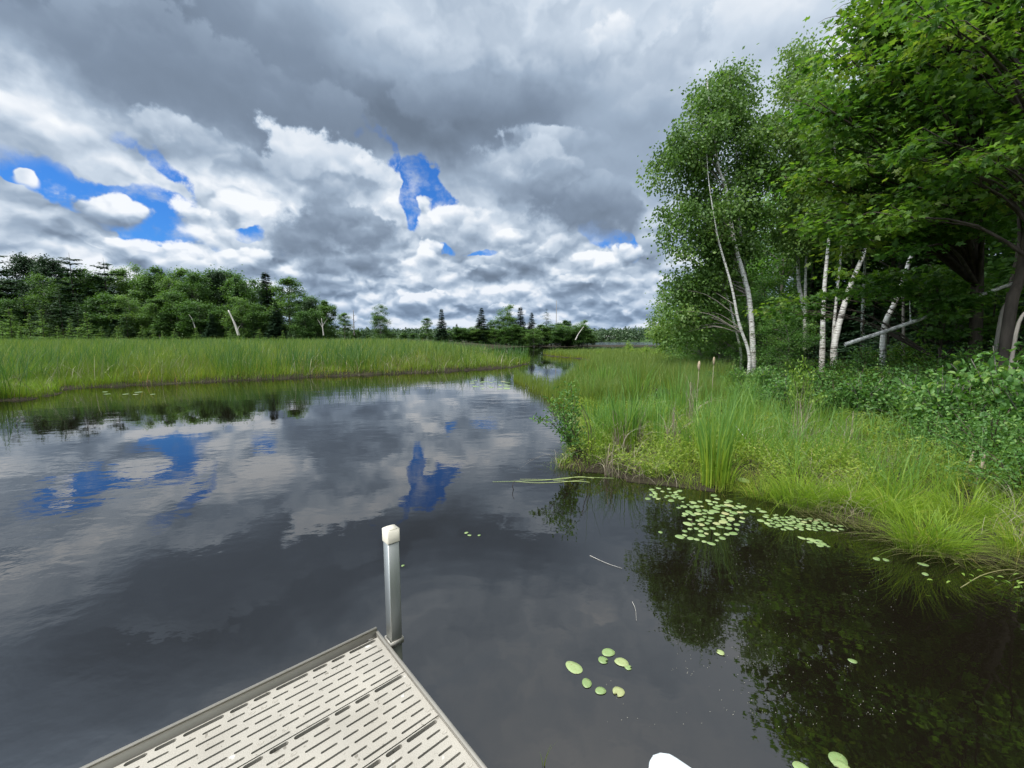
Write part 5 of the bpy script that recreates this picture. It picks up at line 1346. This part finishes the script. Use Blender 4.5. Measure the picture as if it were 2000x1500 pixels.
for px, py, r, lab, k in [(1121, 1304, .038, 'brownish oval lily pad, outermost left of the near group', 2), (1188, 1275, .032, 'oval green lily pad at the far side of the near group', 0), (1178, 1290, .028, 'round lily pad just below the farthest of the near group', 1),
                          (1214, 1294, .032, 'oval lily pad touching a smaller one in the near group', 0), (1227, 1304, .020, 'small lily pad tucked against a bigger oval one', 1), (1146, 1335, .026, 'lone oval lily pad in the lower left of the near group', 0),
                          (1173, 1350, .024, 'yellowish small lily pad at the bottom of the near group', 0), (1208, 1352, .031, 'notched lily pad at the lower right of the near group', 1),
                          (1407, 1275, .022, 'curled lily pad alone on the edge of the dark tree reflection', 1), (1665, 1292, .018, 'tiny pale lily pad alone in the black reflection', 0), (1637, 1485, .034, 'large folded lily pad at the bottom edge', 0),
                          (1645, 1500, .031, 'large lily pad overlapping the folded one at the bottom edge', 1), (1568, 1503, .028, 'lily pad cut by the bottom edge left of the folded one', 2),
                          (787, 1105, .013, 'tiny lily pad beside the dock post', 0), (911, 1041, .017, 'left pad of the three floating beyond the dock post', 0), (917, 1046, .015, 'middle pad of the three floating beyond the dock post', 2), (936, 1046, .014, 'right pad of the three floating beyond the dock post', 0),
                          (1803, 1103, .026, 'small pale pad near the trailing grass', 2), (1807, 1122, .020, 'second small pale pad near the trailing grass', 2), (1712, 1092, .024, 'flat pad on the dark water below the big tussock', 2), (1730, 1094, .022, 'second flat pad on the dark water below the big tussock', 0), (1452, 938, .075, 'broad bright leaf floating in the notch of the bank', 2),
                          (1290, 1040, .02, 'single pad left of the crowded raft', 0)]:
    x_, y_, _ = G(px, py); pad(x_, y_, r * .86, lab, None, k)
for px, py, n, sx_, sy_ in [(1275, 780, 22, 30, 14), (960, 752, 26, 40, 9), (1140, 740, 8, 18, 6), (250, 768, 6, 60, 3)]:
    for i in range(n):
        x_, y_, _ = G(px + random.uniform(-1, 1) * sx_, py + random.uniform(-1, 1) * sy_)
        pad(x_, y_, random.uniform(.05, .09) * (1.0 if px != 960 else 1.2), {1275: 'pad in the small lily pool among the cattails', 960: 'pale pad in the thin scatter before the left marsh', 1140: 'pad in the gap behind the leafy shrub', 250: 'flat pad close to the left shore'}[px], {1275: 'pads of the small lily pool', 960: 'scattered pads before the left marsh', 1140: 'pads behind the leafy shrub', 250: 'pads by the left shore'}[px])

# ------------------------------------------------------------------ small things afloat
def lying(label, pts, wdt, mat, name='floating_reed'):
    mb_ = MB(); c = spline([G(px, py, .004) for px, py in pts], 5); b = c[0].copy(); c = c - b
    t = norm(np.gradient(c, axis=0)); s = np.stack([-t[:, 1], t[:, 0], 0 * t[:, 0]], -1) * wdt * .5 * np.sin(np.linspace(.35, math.pi - .05, len(c)))[:, None]
    up_ = np.array([0, 0, .0025])
    v = np.concatenate([c - s, c + up_, c + s]); n = len(c)
    f = [[i, i + 1, n + i + 1, n + i] for i in range(n - 1)] + [[n + i, n + i + 1, 2 * n + i + 1, 2 * n + i] for i in range(n - 1)]
    mb_.add(v, f, rr=random.random())
    return tag(mb_.build(name, mat, loc=tuple(b)), label, 'reed')
M_FR = leaf_mat('floating_blade', [(0, (.20, .27, .09)), (1, (.38, .38, .16))], trans=.1)
lying('longest floating reed blade reaching left from the tip of the bank', [(1200, 934), (1120, 932), (1060, 938), (962, 941)], .014, M_FR)
lying('pale floating reed blade crossing the longest one', [(1160, 934), (1130, 931), (1090, 936), (1015, 936)], .014, M_FR)
lying('short yellow floating blade nearest the dock side', [(1152, 942), (1135, 940), (1110, 940), (1080, 938)], .016, M_FR)
lying('green floating blade lying along the yellow one', [(1140, 937), (1100, 941), (1050, 943), (1005, 940)], .012, M_FR)
stick('floating_twig', 'thin pale twig floating between dock and right bank', [G(1152, 1085, .004), G(1185, 1100, .005), G(1215, 1110, .006)], .0016, m_deadwood, 'twig')
stick('floating_twig', 'short curved pale stem floating below the tree reflection', [G(1235, 1175, .004), G(1241, 1190, .005), G(1243, 1212, .004)], .0012, m_deadwood, 'twig')
stick('floating_twig', 'tiny brown twig sticking up beyond the floating reeds', [G(1003, 956, .0), P(1001, 950, 4.25), P(1004, 940, 4.25)], .004, m_twig, 'twig')
mb_ = MB(); b = G(1062, 1497, 0)
blades(mb_, np.array([[0, 0, -.01], [0.003, .002, -.01], [-.003, 0, -.01]]), np.array([.14, .09, .06]), np.full(3, .003), norm(np.array([[.8, .4, 0], [.6, .6, 0], [-.3, .5, 0]])), np.array([.7, .5, .4]), np.array([.7, .6, .5], np.float32), K=5)
tag(mb_.build('water_grass', G_REED, loc=b), 'thin grass sprout rising from the water at the bottom edge', 'grass sprout')
mb_ = MB(); b = G(1965, 1150, 0)
P_ = rng.normal(size=(26, 3)) * np.array([.16, .07, .02]) + np.array([0, 0, .05]); leaves(mb_, P_, rand_unit(26) * (1, 1, .3), rand_unit(26) * .4 + (0, 0, 1), .035, .015, 'oval')
rt = empty('water_plant', b); tag(rt, 'small pale leafed plant hanging over the water at the right edge', 'water plant'); mb_.build('foliage', G_SHRUBY, rt)
mb_ = MB(); tube(mb_, spline([(.3, .1, .0), (.1, .05, .10), (-.15, 0, .10), (-.32, -.02, .02)], 5), .003, 5); mb_.build('stem', M_DEADWET, rt)
# pollen and seeds drifting in the lee of the trees
n = 480; px_ = rng.uniform(1180, 1750, n); py_ = rng.uniform(1040, 1420, n); mb_ = MB()
for i in range(n):
    if vnoise(np.array([px_[i]]), np.array([py_[i]]), 90, 3)[0] < .35: continue
    x_, y_, _ = G(px_[i], py_[i], .002); s_ = random.uniform(.0007, .0019)
    mb_.add([(x_ - s_, y_, .001), (x_, y_ - s_, .001), (x_ + s_ * 1.4, y_, .001), (x_, y_ + s_, .001), (x_, y_, .0035)], [[0, 1, 4], [1, 2, 4], [2, 3, 4], [3, 0, 4]])
tag(mb_.build('drifting_seeds', plain_mat('seed_specks', (.24, .23, .19))), 'tiny pale seeds drifting on the dark water by the right bank', kind='stuff')

# ------------------------------------------------------------------ white boat bow at the bottom edge
m_hull = plain_mat('white_hull', (.62, .66, .67), rough=.5, vary=.02, scale=10)
out = [G(1266, 1800, .34), G(1266, 1500, .34), G(1267, 1484, .34), G(1274, 1472, .34), G(1288, 1467, .34), G(1304, 1469, .34), G(1318, 1477, .34), G(1352, 1500, .34), G(1500, 1590, .34), G(1750, 1800, .34)]
out = np.array(out); cen = out.mean(0); b = np.array([out[4][0], out[4][1], 0])
root = empty('boat', tuple(b)); tag(root, 'white rounded bow tip of a small boat poking in at the bottom edge', 'boat')
def ringz(sc, z): return np.stack([cen[0] + (out[:, 0] - cen[0]) * sc, cen[1] + (out[:, 1] - cen[1]) * sc, np.full(len(out), z)], -1) - b
rings = [ringz(.93, -.10), ringz(.98, .12), ringz(1.0, .30), ringz(.992, .325), ringz(.975, .338), ringz(.90, .345)]
mb_ = MB(); n = len(out); mb_.add(np.concatenate(rings), [[k * n + i, k * n + (i + 1) % n, (k + 1) * n + (i + 1) % n, (k + 1) * n + i] for k in range(5) for i in range(n)] + [[5 * n + i for i in range(n)]])
mb_.build('hull', m_hull, root, smooth=False)
# ------------------------------------------------------------------ blackbird on a reed
bx_ = P(343, 685, 24); root = empty('blackbird', bx_); tag(root, 'small black bird perched on the reeds of the left marsh', 'bird')
mb_ = MB(); tube(mb_, [(-.13, 0, -.09), (-.07, 0, -.05), (-.01, 0, -.01), (.04, 0, .045), (.06, 0, .085), (.085, 0, .09), (.115, 0, .085)], [.008, .018, .042, .040, .026, .024, .003], 10)
mb_.build('body', plain_mat('black_feathers', (.012, .012, .014), rough=.5), root, smooth=True)
